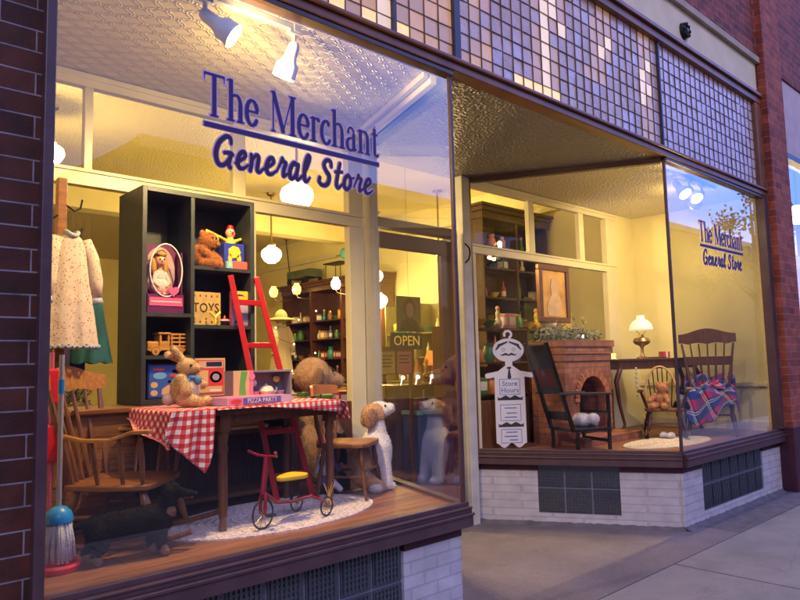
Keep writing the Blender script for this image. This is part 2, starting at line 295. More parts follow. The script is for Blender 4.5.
# ------------------------------------------------------------------ mesh helpers
class G:
    def __init__(s): s.b = bmesh.new()
    def _xf(s, vs, m):
        for v in vs: v.co = m @ v.co
    def box(s, x0, x1, y0, y1, z0, z1, m=None, bev=0):
        vs = [s.b.verts.new((x, y, z)) for x in (x0, x1) for y in (y0, y1) for z in (z0, z1)]
        fs = [s.b.faces.new([vs[i] for i in f]) for f in ((0, 1, 3, 2), (4, 6, 7, 5), (0, 4, 5, 1), (2, 3, 7, 6), (0, 2, 6, 4), (1, 5, 7, 3))]
        if bev:
            es = list({e for f in fs for e in f.edges})
            r = bmesh.ops.bevel(s.b, geom=es, offset=bev, segments=2, affect='EDGES', profile=.6)
            vs = list({v for f in r['faces'] for v in f.verts} | {v for v in vs if v.is_valid})
        if m is not None: s._xf(vs, m)
        return s
    def bar(s, p0, p1, wd, ht, up=(0, 0, 1)):
        p0, p1 = Vector(p0), Vector(p1); d = (p1-p0); L = d.length; d.normalize()
        u = Vector(up); sx = d.cross(u)
        if sx.length < 1e-4: sx = Vector((1, 0, 0))
        sx.normalize(); u = sx.cross(d)
        m = Matrix((d, sx, u)).transposed().to_4x4(); m.translation = p0
        return s.box(0, L, -wd/2, wd/2, -ht/2, ht/2, m)
    def cyl(s, p0, p1, r0, r1=None, n=12, cap=True):
        return s.tube([p0, p1], [r0, r0 if r1 is None else r1], n, cap)
    def tube(s, pts, rs, n=10, cap=True, closed=False):
        pts = [Vector(p) for p in pts]
        if isinstance(rs, (int, float)): rs = [rs]*len(pts)
        rings = []; prev = None; K = len(pts)
        for i, p in enumerate(pts):
            if closed: d = pts[(i+1) % K]-pts[i-1]
            else: d = pts[min(i+1, K-1)]-pts[max(i-1, 0)]
            d.normalize()
            if prev is None: a = d.orthogonal().normalized()
            else:
                a = prev - d*prev.dot(d)
                if a.length < 1e-5: a = d.orthogonal()
                a.normalize()
            prev = a; c = d.cross(a)
            rings.append([s.b.verts.new(p + rs[i]*(a*math.cos(2*math.pi*k/n)+c*math.sin(2*math.pi*k/n))) for k in range(n)])
        for i in range(K if closed else K-1):
            A, B = rings[i], rings[(i+1) % K]
            for k in range(n): s.b.faces.new((A[k], A[(k+1) % n], B[(k+1) % n], B[k]))
        if cap and not closed:
            s.b.faces.new(rings[0][::-1]); s.b.faces.new(rings[-1])
        return s
    def lathe(s, prof, c=(0, 0, 0), n=20, m=None, sq=1):
        vs = []; rings = []
        for r, z in prof:
            rings.append([s.b.verts.new((c[0]+r*math.cos(2*math.pi*k/n), c[1]+sq*r*math.sin(2*math.pi*k/n), c[2]+z)) for k in range(n)]); vs += rings[-1]
        for A, B in zip(rings, rings[1:]):
            for k in range(n): s.b.faces.new((A[k], A[(k+1) % n], B[(k+1) % n], B[k]))
        if prof[0][0] > 1e-4: s.b.faces.new(rings[0][::-1])
        if prof[-1][0] > 1e-4: s.b.faces.new(rings[-1])
        if m is not None: s._xf(vs, m)
        return s
    def ball(s, c, r, n=16, m=None):
        if isinstance(r, (int, float)): r = (r, r, r)
        res = bmesh.ops.create_uvsphere(s.b, u_segments=n, v_segments=max(6, n//2+2), radius=1)
        mm = Matrix.Translation(c) @ (m.to_4x4() if m is not None else Matrix.Identity(4)) @ Matrix.Diagonal((*r, 1))
        s._xf(res['verts'], mm); return s
    def prism(s, poly, a, b_, plane='XY', m=None):
        """polygon in a plane, extruded from a to b along the remaining axis"""
        def P(u, v, h): return {'XY': (u, v, h), 'XZ': (u, h, v), 'YZ': (h, u, v)}[plane]
        A = [s.b.verts.new(P(u, v, a)) for u, v in poly]; B = [s.b.verts.new(P(u, v, b_)) for u, v in poly]
        K = len(poly)
        s.b.faces.new(A[::-1]); s.b.faces.new(B)
        for k in range(K): s.b.faces.new((A[k], A[(k+1) % K], B[(k+1) % K], B[k]))
        if m is not None: s._xf(A+B, m)
        return s
    def quad(s, *ps):
        s.b.faces.new([s.b.verts.new(p) for p in ps]); return s
    def xf(s, m): s._xf(s.b.verts, m); return s
    def build(s, name, m, parent=None, smooth=False, bevel=0):
        bmesh.ops.remove_doubles(s.b, verts=s.b.verts, dist=1e-5)
        bmesh.ops.recalc_face_normals(s.b, faces=s.b.faces)
        me = bpy.data.meshes.new(name); s.b.to_mesh(me); s.b.free()
        for x in (m if isinstance(m, (list, tuple)) else [m]): me.materials.append(x)
        o = bpy.data.objects.new(name, me); COL.objects.link(o)
        if parent: o.parent = parent
        if smooth:
            for p in me.polygons: p.use_smooth = True
            if smooth != 'all':
                me.set_sharp_from_angle(angle=R(40))
        if bevel:
            bm = o.modifiers.new('bevel', 'BEVEL'); bm.width = bevel; bm.segments = 2; bm.limit_method = 'ANGLE'
        return o

def tag(o, label=None, cat=None, group=None, kind=None):
    for k, v in (('label', label), ('category', cat), ('group', group), ('kind', kind)):
        if v: o[k] = v
    return o
def thing(name, label, cat, loc=(0, 0, 0), rz=0, group=None):
    o = bpy.data.objects.new(name, None); COL.objects.link(o); o.location = loc; o.rotation_euler = (0, 0, rz)
    o.empty_display_size = .1
    return tag(o, label, cat, group)
def copy_tree(o, parent=None):
    c = o.copy(); COL.objects.link(c)
    if parent: c.parent = parent
    for ch in list(o.children): copy_tree(ch, c)
    return c
def lamp(name, loc, power, col, rad=.03, typ='POINT', parent=None, rot=None, spot=None):
    l = bpy.data.lights.new(name, typ); l.energy = power; l.color = col
    if typ in ('POINT', 'SPOT'): l.shadow_soft_size = rad
    if spot: l.spot_size = R(spot); l.spot_blend = .6
    o = bpy.data.objects.new(name, l); COL.objects.link(o); o.location = loc
    if rot is not None: o.rotation_euler = rot
    if parent: o.parent = parent
    return o
def rotz(a): return Matrix.Rotation(a, 4, 'Z')
def TR(x, y, z): return Matrix.Translation((x, y, z))

# blobs: plush bodies fused into one continuous skin, coloured by nearest source volume
def blob(name, prims, mats, parent=None, voxel=.008, smooth=6):
    """prims: ('e', c, (rx,ry,rz), rot_euler|None, mi) | ('c', p0, p1, r0, r1, mi)"""
    g = G()
    for p in prims:
        if p[0] == 'e':
            mm = None
            if p[3]:
                from mathutils import Euler
                mm = Euler(p[3]).to_matrix()
            g.ball(p[1], p[2], 20, mm)
        else:
            _, a, b_, r0, r1, _m = p
            a, b_ = Vector(a), Vector(b_)
            g.tube([a+(b_-a)*k/6 for k in range(7)], [r0+(r1-r0)*k/6 for k in range(7)], 16); g.ball(a, r0, 14); g.ball(b_, r1, 14)
    me0 = bpy.data.meshes.new('tmp'); g.b.to_mesh(me0); g.b.free()
    ob = bpy.data.objects.new('tmp', me0); COL.objects.link(ob)
    r_ = ob.modifiers.new('r', 'REMESH'); r_.mode = 'VOXEL'; r_.voxel_size = voxel; r_.use_smooth_shade = True
    sm = ob.modifiers.new('s', 'SMOOTH'); sm.iterations = smooth; sm.factor = .6
    dg = bpy.context.evaluated_depsgraph_get()
    me = bpy.data.meshes.new_from_object(ob.evaluated_get(dg)); bpy.data.objects.remove(ob)
    me.name = name
    nf = len(me.polygons); co = np.empty(nf*3); me.polygons.foreach_get('center', co); co = co.reshape(-1, 3)
    best = np.full(nf, 1e9); idx = np.zeros(nf, int)
    for p in prims:
        if p[0] == 'e':
            q = co-np.array(p[1])
            if p[3]:
                from mathutils import Euler
                q = q @ np.array(Euler(p[3]).to_matrix())
            d = (np.sqrt(((q/np.array(p[2]))**2).sum(1))-1)*min(p[2])
        else:
            a, b_ = np.array(p[1], float), np.array(p[2], float); ab = b_-a
            t_ = np.clip(((co-a)@ab)/(ab@ab), 0, 1)
            d = np.linalg.norm(co-(a+t_[:, None]*ab), axis=1)-(p[3]+(p[4]-p[3])*t_)
        k = d < best; best[k] = d[k]; idx[k] = p[-1]
    if mats[0].name.startswith('fur_'):
        # short pile: thin blades rooted on the skin, in the colour of the patch they grow from
        ar = np.empty(nf); me.polygons.foreach_get('area', ar); no = np.empty(nf*3); me.polygons.foreach_get('normal', no); no = no.reshape(-1, 3)
        rg = np.random.default_rng(len(prims)+nf); L0 = voxel*1.5; n = int(min(16000, ar.sum()*110000*(.006/voxel)))
        pk = rg.choice(nf, n, p=ar/ar.sum()); rad = np.sqrt(ar[pk])[:, None]
        base = co[pk]+rg.normal(0, .45, (n, 3))*rad; nn = no[pk]; d = nn+rg.normal(0, .38, (n, 3))+np.array([0, 0, -.35]); d /= np.linalg.norm(d, axis=1)[:, None]
        base = base-nn*((base-co[pk])*nn).sum(1)[:, None]-nn*.001
        sd = np.cross(d, rg.normal(0, 1, (n, 3))); sd /= np.linalg.norm(sd, axis=1)[:, None]; L = (L0*rg.uniform(.6, 1.3, n))[:, None]
        tri = np.stack([base-sd*.0011, base+sd*.0011, base+d*L], 1).reshape(-1, 3)
        nv = len(me.vertices); v0 = np.empty(nv*3); me.vertices.foreach_get('co', v0)
        polys = [tuple(p.vertices) for p in me.polygons]+[(nv+3*i, nv+3*i+1, nv+3*i+2) for i in range(n)]
        m2 = bpy.data.meshes.new(name); m2.from_pydata(np.vstack([v0.reshape(-1, 3), tri]).tolist(), [], polys)
        idx = np.concatenate([idx, idx[pk]]); nf = nf+n; me = m2
    me.materials.clear()
    for x in mats: me.materials.append(x)
    me.polygons.foreach_set('material_index', idx.astype('i')); me.polygons.foreach_set('use_smooth', np.ones(nf, bool))
    o = bpy.data.objects.new(name, me); COL.objects.link(o)
    if parent: o.parent = parent
    return o
def fur(name, col, var=.25):
    return mat('fur_'+name, col, .95, var=var, vscale=22, bump=.9, bscale=140, sheen=.25 if max(col) > .1 else 0, spec=.5 if max(col) > .1 else .15)

# lettering: signed distance of strokes, contoured into one flat mesh
def seg(x0, y0, x1, y1, w0, w1=None): return ('s', x0, y0, x1, y1, w0, w0 if w1 is None else w1)
def rc(x0, y0, x1, y1): return ('r', x0, y0, x1, y1)
def arc(cx, cy, rx, ry, a0, a1, w0, w1=None, n=14):
    w1 = w0 if w1 is None else w1; o = []
    P = [(cx+rx*math.cos(R(a0+(a1-a0)*k/n)), cy+ry*math.sin(R(a0+(a1-a0)*k/n))) for k in range(n+1)]
    for k in range(n):
        # pen is broad on the vertical runs and thin on the horizontal ones
        am = R(a0+(a1-a0)*(k+.5)/n); f = abs(math.cos(am))
        ww = w1+(w0-w1)*f
        o.append(('s', *P[k], *P[k+1], ww, ww))
    return o
def sdf(strokes, X, Y):
    D = np.full(X.shape, 9.)
    for s_ in strokes:
        if s_[0] == 'r':
            _, x0, y0, x1, y1 = s_
            dx = np.maximum(np.maximum(x0-X, X-x1), 0); dy = np.maximum(np.maximum(y0-Y, Y-y1), 0)
            inn = np.minimum(np.maximum(np.maximum(x0-X, X-x1), np.maximum(y0-Y, Y-y1)), 0)
            d = np.hypot(dx, dy)+inn
        else:
            _, x0, y0, x1, y1, w0, w1 = s_
            L2 = (x1-x0)**2+(y1-y0)**2+1e-12
            t_ = np.clip(((X-x0)*(x1-x0)+(Y-y0)*(y1-y0))/L2, 0, 1)
            d = np.hypot(X-x0-t_*(x1-x0), Y-y0-t_*(y1-y0))-(w0+(w1-w0)*t_)*.5
        D = np.minimum(D, d)
    return D
def contour(name, D, xs, ys, m, parent, place, thick=0):
    """keeps D<0; place(u,v)->xyz"""
    verts = []; cache = {}; faces = []
    def vid(key, u, v):
        if key not in cache: cache[key] = len(verts); verts.append(place(u, v))
        return cache[key]
    ny, nx = D.shape; ins = D < 0
    for j in range(ny-1):
        for i in range(nx-1):
            c = [(i, j), (i+1, j), (i+1, j+1), (i, j+1)]
            f = [ins[b_, a] for a, b_ in c]
            if not any(f): continue
            poly = []
            for k in range(4):
                a, b_ = c[k], c[(k+1) % 4]
                if f[k]: poly.append(vid(('v',)+a, xs[a[0]], ys[a[1]]))
                if f[k] != f[(k+1) % 4]:
                    da, db = D[a[1], a[0]], D[b_[1], b_[0]]; t_ = da/(da-db)
                    poly.append(vid(('e',)+min(a, b_)+max(a, b_), xs[a[0]]+(xs[b_[0]]-xs[a[0]])*t_, ys[a[1]]+(ys[b_[1]]-ys[a[1]])*t_))
            if len(poly) >= 3: faces.append(poly)
    me = bpy.data.meshes.new(name); me.from_pydata(verts, [], faces); me.materials.append(m)
    o = bpy.data.objects.new(name, me); COL.objects.link(o)
    if parent: o.parent = parent
    return o
def tx(strokes, dx=0, dy=0, sx=1, sy=1, ws=1, shear=0, base=None):
    o = []
    f = lambda x, y: ((x+shear*y)*sx+dx, y*sy+dy+(base((x+shear*y)*sx+dx) if base else 0))
    for s_ in strokes:
        if s_[0] == 'r':
            if shear == 0 and not base:
                a = f(s_[1], s_[2]); b_ = f(s_[3], s_[4]); o.append(('r', *a, *b_))
        else:
            a = f(s_[1], s_[2]); b_ = f(s_[3], s_[4]); o.append(('s', *a, *b_, s_[5]*ws, s_[6]*ws))
    return o
A_, B_ = .115, .030     # stem and hairline
def stem(x, y0, y1, ser='tb', w=A_):
    o = [rc(x-w/2, y0, x+w/2, y1)]
    if 'b' in ser: o.append(rc(x-w/2-.055, y0, x+w/2+.055, y0+.032))
    if 't' in ser: o.append(rc(x-w/2-.055, y1-.032, x+w/2+.055, y1))
    if 'l' in ser: o.append(seg(x-w/2-.05, y1-.05, x, y1-.015, .03, .03))
    return o
SER = {
 'T': (.64, stem(.30, 0, 1, 'b') + [rc(.02, .955, .58, 1), seg(.04, .97, .03, .80, .035, .012), seg(.56, .97, .57, .80, .035, .012)]),
 'h': (.50, stem(.11, 0, 1, 'bl') + arc(.235, .42, .125, .22, 175, 60, .05, .05) + arc(.26, .40, .115, .24, 75, 0, .10, .05) + stem(.375, 0, .42, 'b')),
 'e': (.42, arc(.205, .32, .155, .305, 20, 325, A_, .05) + [rc(.08, .33, .345, .37)] + arc(.205, .36, .14, .27, 0, 60, .09, .05)),
 'M': (.86, stem(.11, 0, 1, 'tb', .04) + [seg(.13, .97, .41, .06, .11, .11), seg(.41, .04, .69, .97, .035, .035)] + stem(.71, 0, 1, 'tb', .125)),
 'r': (.34, stem(.11, 0, .65, 'bl') + arc(.24, .44, .13, .19, 170, 70, .04, .04) + [seg(.27, .60, .285, .58, .095, .095)]),
 'c': (.38, arc(.20, .32, .155, .305, 55, 318, A_, .05) + [seg(.275, .54, .28, .53, .09, .09)]),
 'a': (.44, stem(.30, 0, .46, '') + arc(.195, .48, .105, .15, 0, 160, .06, .05) + [seg(.10, .50, .105, .49, .085, .085)] + arc(.175, .17, .12, .165, 80, 290, .10, .04) + [seg(.19, .345, .30, .39, .035, .035), seg(.19, .01, .30, .10, .035, .035), seg(.31, .04, .40, .05, .07, .03)]),
 'n': (.50, stem(.11, 0, .65, 'bl') + arc(.235, .42, .125, .20, 175, 60, .045, .045) + arc(.26, .40, .115, .22, 75, 0, .10, .05) + stem(.375, 0, .42, 'b')),
 't': (.33, [rc(.095, .10, .20, .78), seg(.11, .80, .18, .84, .02, .02), rc(.02, .60, .29, .635)] + arc(.215, .12, .075, .105, 180, 320, .09, .04)),
 ' ': (.30, []),
}
def curve(pts, ws, n=6):
    """catmull-rom stroke"""
    P = [pts[0]]+list(pts)+[pts[-1]]; W_ = [ws[0]]+list(ws)+[ws[-1]] if not isinstance(ws, (int, float)) else [ws]*len(P)
    q = []
    for i in range(1, len(P)-2):
        for k in range(n):
            t_ = k/n; o = []
            for j in (0, 1):
                a, b_, c, d = P[i-1][j], P[i][j], P[i+1][j], P[i+2][j]
                o.append(.5*(2*b_+(c-a)*t_+(2*a-5*b_+4*c-d)*t_*t_+(3*b_-a-3*c+d)*t_**3))
            q.append((*o, W_[i]+(W_[i+1]-W_[i])*t_))
    q.append((*P[-2], W_[-2]))
    return [('s', *q[i][:2], *q[i+1][:2], q[i][2], q[i+1][2]) for i in range(len(q)-1)]
K_ = .135
SCR = {
 'G': (.80, curve([(.60, .78), (.55, .96), (.38, .98), (.16, .72), (.10, .36), (.22, .05), (.42, .03), (.60, .26), (.64, .44)], [.10, .12, .13, .15, .16, .14, .12, .12, .14]) + curve([(.40, .44), (.62, .47), (.70, .42)], .10) + curve([(.64, .44), (.60, .10), (.66, -.02)], .13)),
 'e': (.50, curve([(.02, .16), (.22, .30), (.36, .46), (.30, .60), (.17, .52), (.10, .26), (.18, .05), (.34, .04), (.50, .18)], [.06, .09, .12, .12, .14, .15, .13, .10, .06])),
 'n': (.60, curve([(.08, .56), (.12, .3), (.10, .02)], [.11, K_, K_]) + curve([(.11, .30), (.24, .56), (.36, .54), (.36, .30), (.36, .08), (.46, .02), (.60, .18)], [.07, .10, .13, .14, .13, .10, .06])),
 'r': (.46, curve([(.02, .16), (.14, .48), (.20, .66), (.24, .56), (.36, .52), (.30, .28), (.32, .05), (.46, .16)], [.06, .09, .12, .11, .12, .14, .12, .06])),
 'a': (.60, curve([(.38, .50), (.24, .60), (.10, .36), (.12, .08), (.24, .03), (.38, .28), (.42, .56)], [.12, .13, .15, .14, .11, .10, .11]) + curve([(.42, .56), (.38, .16), (.46, .02), (.60, .18)], [.12, .14, .11, .06])),
 'l': (.36, curve([(.02, .16), (.20, .52), (.28, .90), (.18, .96), (.10, .60), (.12, .14), (.22, .02), (.36, .18)], [.06, .09, .11, .12, .15, .15, .12, .06])),
 'S': (.70, curve([(.54, .76), (.48, .95), (.30, .96), (.20, .78), (.32, .56), (.48, .38), (.44, .10), (.24, .00), (.06, .10), (.06, .26)], [.12, .12, .13, .14, .15, .16, .15, .12, .13, .13])),
 't': (.40, curve([(.22, .94), (.16, .5), (.14, .14), (.24, .02), (.40, .18)], [.13, .14, .14, .12, .06]) + curve([(.04, .60), (.20, .63), (.36, .64)], .085)),
 'o': (.54, curve([(.26, .58), (.12, .44), (.10, .16), (.24, .02), (.38, .18), (.38, .44), (.26, .58), (.36, .46), (.54, .52)], [.12, .14, .15, .13, .14, .13, .11, .07, .06])),
 ' ': (.36, []),
}
def layout(font, text, x0, x1, y0, h, shear=0, ws=1, track=0):
    tot = sum(font[c][0]+track for c in text); sx = (x1-x0)/tot; o = []; x = 0
    for c in text:
        wd, st = font[c]; o += tx(st, x0+x*sx, y0, sx, h, (sx+h)*.5*ws, shear); x += wd+track
    return o

def text_mesh(name, body, size, m, parent, mw, extrude=.002, align='CENTER', sx=1):
    c = bpy.data.curves.new('tmp', 'FONT'); c.body = body; c.size = size; c.extrude = extrude; c.align_x = align; c.align_y = 'CENTER'; c.resolution_u = 2
    ob = bpy.data.objects.new('tmp', c); COL.objects.link(ob)
    dg = bpy.context.evaluated_depsgraph_get(); me = bpy.data.meshes.new_from_object(ob.evaluated_get(dg)); bpy.data.objects.remove(ob)
    me.transform(mw @ Matrix.Diagonal((sx, 1, 1, 1))); me.materials.clear(); me.materials.append(m); me.name = name
    o = bpy.data.objects.new(name, me); COL.objects.link(o)
    if parent: o.parent = parent
    return o
FACE = Matrix.Rotation(R(90), 4, 'X')    # text that looks towards -y

# ================================================================== SETTING
ZT, ZS = 3.374, .68                     # glass top, platform floor
LC = (3.13, 0.0); LE = (3.60, 1.42)     # left bay: street corner, inner end of its entry-side glass
RC = (6.05, 0.0); RE = (5.14, 1.60)     # right bay likewise
tag(G().box(-12, 40, -3.6, -.36, -.15, .0).build('sidewalk', CONC), kind='structure')
tag(G().box(-12, 40, -3.75, -3.6, -.3, -.004).build('kerb', CONC), kind='structure')
tag(G().box(-60, 90, -90, -3.75, -.4, -.15).build('street', ASPH), kind='structure')
g = G()
g.prism([(3.0, -.356), (6.3, -.356), (6.3, .02), (5.16, 1.72), (3.55, 1.72), (3.0, .02)], -.15, .004)
tag(g.build('entry_floor', CONC2), kind='structure')
tag(G().box(-12, 2.99, -.356, .1, -.15, .003).build('entry_border', CONC), kind='structure')
tag(G().box(6.31, 40, -.356, .1, -.15, .003).build('pavement_edge', MORT), kind='structure')
# joints of the sidewalk slabs are shallow grooves
for k, x in enumerate((2.2, 5.05, 8.6, 11.6)):
    tag(G().box(x, x+.012, -3.6, -.36, .0005, .0025).build('sidewalk_joint', MORT), kind='structure')
tag(G().box(-12, 40, -1.95, -1.938, .0005, .003).build('sidewalk_joint', MORT), kind='structure')

bld = thing('shop_building', 'brick and cream painted corner shopfront with two lettered display windows and recessed doorway', 'shop', (0, 0, 0))
# brick pier at the left edge, with the vertical frame beside it
G().box(-4, .765, -.0, .35, 0, 5.02).build('brick_pier', BRICK_DARK, bld)
g = G().box(8.54, 9.12, -.12, .35, .72, 6.6)
pr = g.build('brick_pier', BRICK_PIER, bld); tag(pr, 'red brick pier at the right end of the shopfront')
G().box(8.52, 9.13, -.14, .34, 0, .72).build('plinth', MAROON, pr, bevel=.008)
G().box(-4, 30, -.04, .3, 5.055, 8.0).build('upper_wall', BRICK_RED, bld)
li = G().box(.70, 8.5, -.03, .2, 4.60, 4.985).build('lintel_panel', LINTEL, bld)
G().box(.70, 8.53, -.075, .2, 4.985, 5.055).build('lintel_cap', LINTELC, li)
g = G(); mm = TR(6.58, -.03, 4.76) @ Matrix.Rotation(R(90), 4, 'X')
g.lathe([(.001, .05), (.02, .05), (.03, .03), (.045, .03), (.06, .045), (.075, .03), (.085, 0)], n=24, m=mm)
for k in range(8):
    a = k*math.pi/4; g.ball((6.58+.062*math.cos(a), -.065, 4.76+.062*math.sin(a)), (.02, .02, .02), 8)
g.build('rosette', IRON, li, smooth=True)

# ---- transom of prism glass
T0, T1 = 3.455, 4.485
tf = G().box(.70, 8.53, -.045, .10, 3.376, 3.43).box(.70, 8.53, -.07, .08, 3.43, 3.455).box(.70, 8.53, -.05, .10, T1, 4.56).box(.70, 8.53, -.08, .1, 4.56, 4.60)
tf.box(8.37, 8.53, -.043, .10, T1-.001, 3.456)
trn = tf.build('transom_window', BROWNF2, bld, bevel=.006)
LAV = mat('prism_lavender', (.50, .40, .46), .20, spec=.8, emit=(.75, .50, .62), estr=.07, var=.15, vscale=14, bump=.5, bscale=45)  # every tile material carries some emission: glow painted in, no lamp behind
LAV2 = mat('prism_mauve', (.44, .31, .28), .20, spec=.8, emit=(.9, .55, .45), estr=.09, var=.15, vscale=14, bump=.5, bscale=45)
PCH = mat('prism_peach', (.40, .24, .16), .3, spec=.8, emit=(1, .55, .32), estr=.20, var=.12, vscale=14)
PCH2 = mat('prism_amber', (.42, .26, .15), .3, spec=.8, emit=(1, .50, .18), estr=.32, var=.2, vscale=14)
LIT = mat('prism_painted_glow', (.6, .45, .35), .25, emit=(1, .72, .48), estr=.55, var=.2)  # strongest painted glow: emission standing in for lamp glints on the glass
LITY = mat('prism_painted_glow_yellow', (.8, .6, .3), .25, emit=(1, .60, .20), estr=.75, var=.3, vscale=25)
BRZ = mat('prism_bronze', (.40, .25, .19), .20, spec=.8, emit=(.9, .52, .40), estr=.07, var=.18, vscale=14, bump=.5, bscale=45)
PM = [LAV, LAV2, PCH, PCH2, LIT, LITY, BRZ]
def prism_panel(x0, x1, seed):
    rr = random.Random(seed); nx = max(1, round((x1-x0)/.1175)); nz = 9; dx = (x1-x0)/nx; dz = (T1-T0)/nz
    vs, fs, ms = [], [], []
    for i in range(nx):
        for j in range(nz):
            X, Z_ = x0+i*dx, T0+j*dz; xc = X+dx/2; a, b_ = rr.gauss(0, .0035), rr.gauss(0, .0035)
            k = len(vs); e = .001
            for sx, sz in ((-1, -1), (1, -1), (1, 1), (-1, 1)):
                vs.append((xc+sx*(dx/2-e), .004+sx*a*.35+sz*b_*.35, Z_+dz/2+sz*(dz/2-e)))
            fs.append((k, k+1, k+2, k+3))
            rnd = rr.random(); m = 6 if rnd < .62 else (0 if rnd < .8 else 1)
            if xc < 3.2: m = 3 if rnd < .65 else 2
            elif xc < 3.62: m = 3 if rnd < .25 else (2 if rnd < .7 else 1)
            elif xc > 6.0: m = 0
            d = abs(xc-4.16-.02*j); e2 = abs(xc-4.85-.03*j); e3 = abs(xc-5.82)  # bright columns and patches: warm lamp glints painted in tile by tile
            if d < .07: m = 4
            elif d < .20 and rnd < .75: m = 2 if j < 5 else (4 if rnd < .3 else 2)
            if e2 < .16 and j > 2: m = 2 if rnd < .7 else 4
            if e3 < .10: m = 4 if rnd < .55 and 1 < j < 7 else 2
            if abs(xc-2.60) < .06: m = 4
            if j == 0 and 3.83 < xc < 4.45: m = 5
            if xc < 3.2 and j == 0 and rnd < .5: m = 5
            ms.append(m)
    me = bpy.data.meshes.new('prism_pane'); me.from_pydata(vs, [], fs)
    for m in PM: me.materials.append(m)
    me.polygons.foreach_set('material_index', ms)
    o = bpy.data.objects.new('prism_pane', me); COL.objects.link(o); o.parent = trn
    g = G()
    for i in range(nx+1): g.box(x0+i*dx-.0028, x0+i*dx+.0028, -.004, .016, T0, T1)
    for j in range(1, nz): g.box(x0, x1, -.003, .014, T0+j*dz-.0024, T0+j*dz+.0024)
    g.build('lead_came', mat('lead_came', (.13, .08, .09), .5, .2), trn)
MUL = [(.78, .70), (2.655, .02), (3.205, .055), (6.03, .022), (8.37, .001)]
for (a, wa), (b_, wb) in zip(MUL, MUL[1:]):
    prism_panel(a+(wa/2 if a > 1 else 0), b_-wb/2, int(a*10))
    if b_ < 8: G().box(b_-wb/2, b_+wb/2, -.025, .06, T0, T1).build('mullion', mat('blue_grey_bar', (.05, .05, .09), .45), trn)
G().box(.7, 8.5, .10, .12, 3.46, 4.56).build('backing_board', mat('transom_back', (.1, .08, .08), .8), trn)

# ---- bulkheads below the glass
def fr_box(g, p, q, z0, z1, t0, t1):
    """box along p->q, from t0 to t1 measured to the inner (left-hand) side"""
    p, q = Vector((*p, 0)), Vector((*q, 0)); d = q-p; L = d.length; d.normalize(); n = Vector((-d.y, d.x, 0))
    m = Matrix((d, n, Vector((0, 0, 1)))).transposed().to_4x4(); m.translation = p
    return g.box(0, L, t0, t1, z0, z1, m)
def lerp(p, q, s): 
    L = math.hypot(q[0]-p[0], q[1]-p[1]); return (p[0]+(q[0]-p[0])*s/L, p[1]+(q[1]-p[1])*s/L)
GB = mat('glass_block', (.045, .055, .075), .12, spec=.9, var=.25, vscale=10)
GBM = mat('block_joint', (.20, .20, .30), .6)
bproto = None
def block(parent, p, q, s, z, w_, h_):
    """one hollow glass block with a waffle face"""
    global bproto
    if bproto is None:
        g = G(); g.box(.0, 1, .0, .05, .0, 1)
        for k in range(7): g.box(.07+k*.128, .07+k*.128+.055, -.010, .0, .06, .94)
        for k in range(7): g.box(.05, .95, -.006, .0, .07+k*.128, .07+k*.128+.05)
        bproto = g.build('glass_block', GB, parent); o = bproto
    else: o = bproto.copy(); COL.objects.link(o); o.parent = parent
    a = lerp(p, q, s); o.location = (a[0], a[1], z); o.rotation_euler = (0, 0, math.atan2(q[1]-p[1], q[0]-p[0])); o.scale = (w_-.014, 1, h_-.014)
    return o
def bulkhead(p, q, s0, s1, nb, z0, z1, label):
    L = math.hypot(q[0]-p[0], q[1]-p[1]); g = G(); n0 = .02
    fr_box(g, p, lerp(p, q, s0), 0, .50, n0, .18)
    if s1 < L: fr_box(g, lerp(p, q, s1), q, 0, .50, n0, .18)
    fr_box(g, lerp(p, q, s0), lerp(p, q, min(s1, L)), 0, z0, n0, .18)
    bk = g.build('bulkhead', BRICK_WHITE, bld); tag(bk, label)
    g = G(); fr_box(g, p, lerp(p, q, s0-.002), .50, .575, .015, .18); g.build('painted_band', MAROON, bk)
    if s1 < L: g = G(); fr_box(g, lerp(p, q, s1+.002), q, .50, .575, .015, .18); g.build('painted_band', MAROON, bk)
    g = G(); fr_box(g, lerp(p, q, s0), lerp(p, q, s1), z0, z1, .045, .17)
    v = g.build('vent_surround', GBM, bk)
    wd = (s1-s0)/nb; hz = (z1-z0)/2
    for i in range(nb):
        for j in range(2):
            a = lerp(p, q, s0+i*wd+.007); d = ((q[0]-p[0])/L, (q[1]-p[1])/L); n = (-d[1], d[0])
            o = block(bk, p, q, s0+i*wd+.007, z0+j*hz+.007, wd, hz); o.location = (a[0]+n[0]*.035, a[1]+n[1]*.035, z0+j*hz+.007)
bulkhead((.7, 0), LC, .22, 1.955, 8, .105, .575, 'white painted brick base under the left display window')
bulkhead(RC, (8.54, 0), .43, 1.93, 7, .10, .575, 'white painted brick base under the right display window')
bulkhead(RE, RC, .56, 1.30, 3, .11, .575, 'white painted brick base on the entry side of the right window')
g = G(); fr_box(g, (LC[0], LC[1]+.02), LE, 0, .50, .02, .15); g.build('bulkhead', BRICK_WHITE, bld)
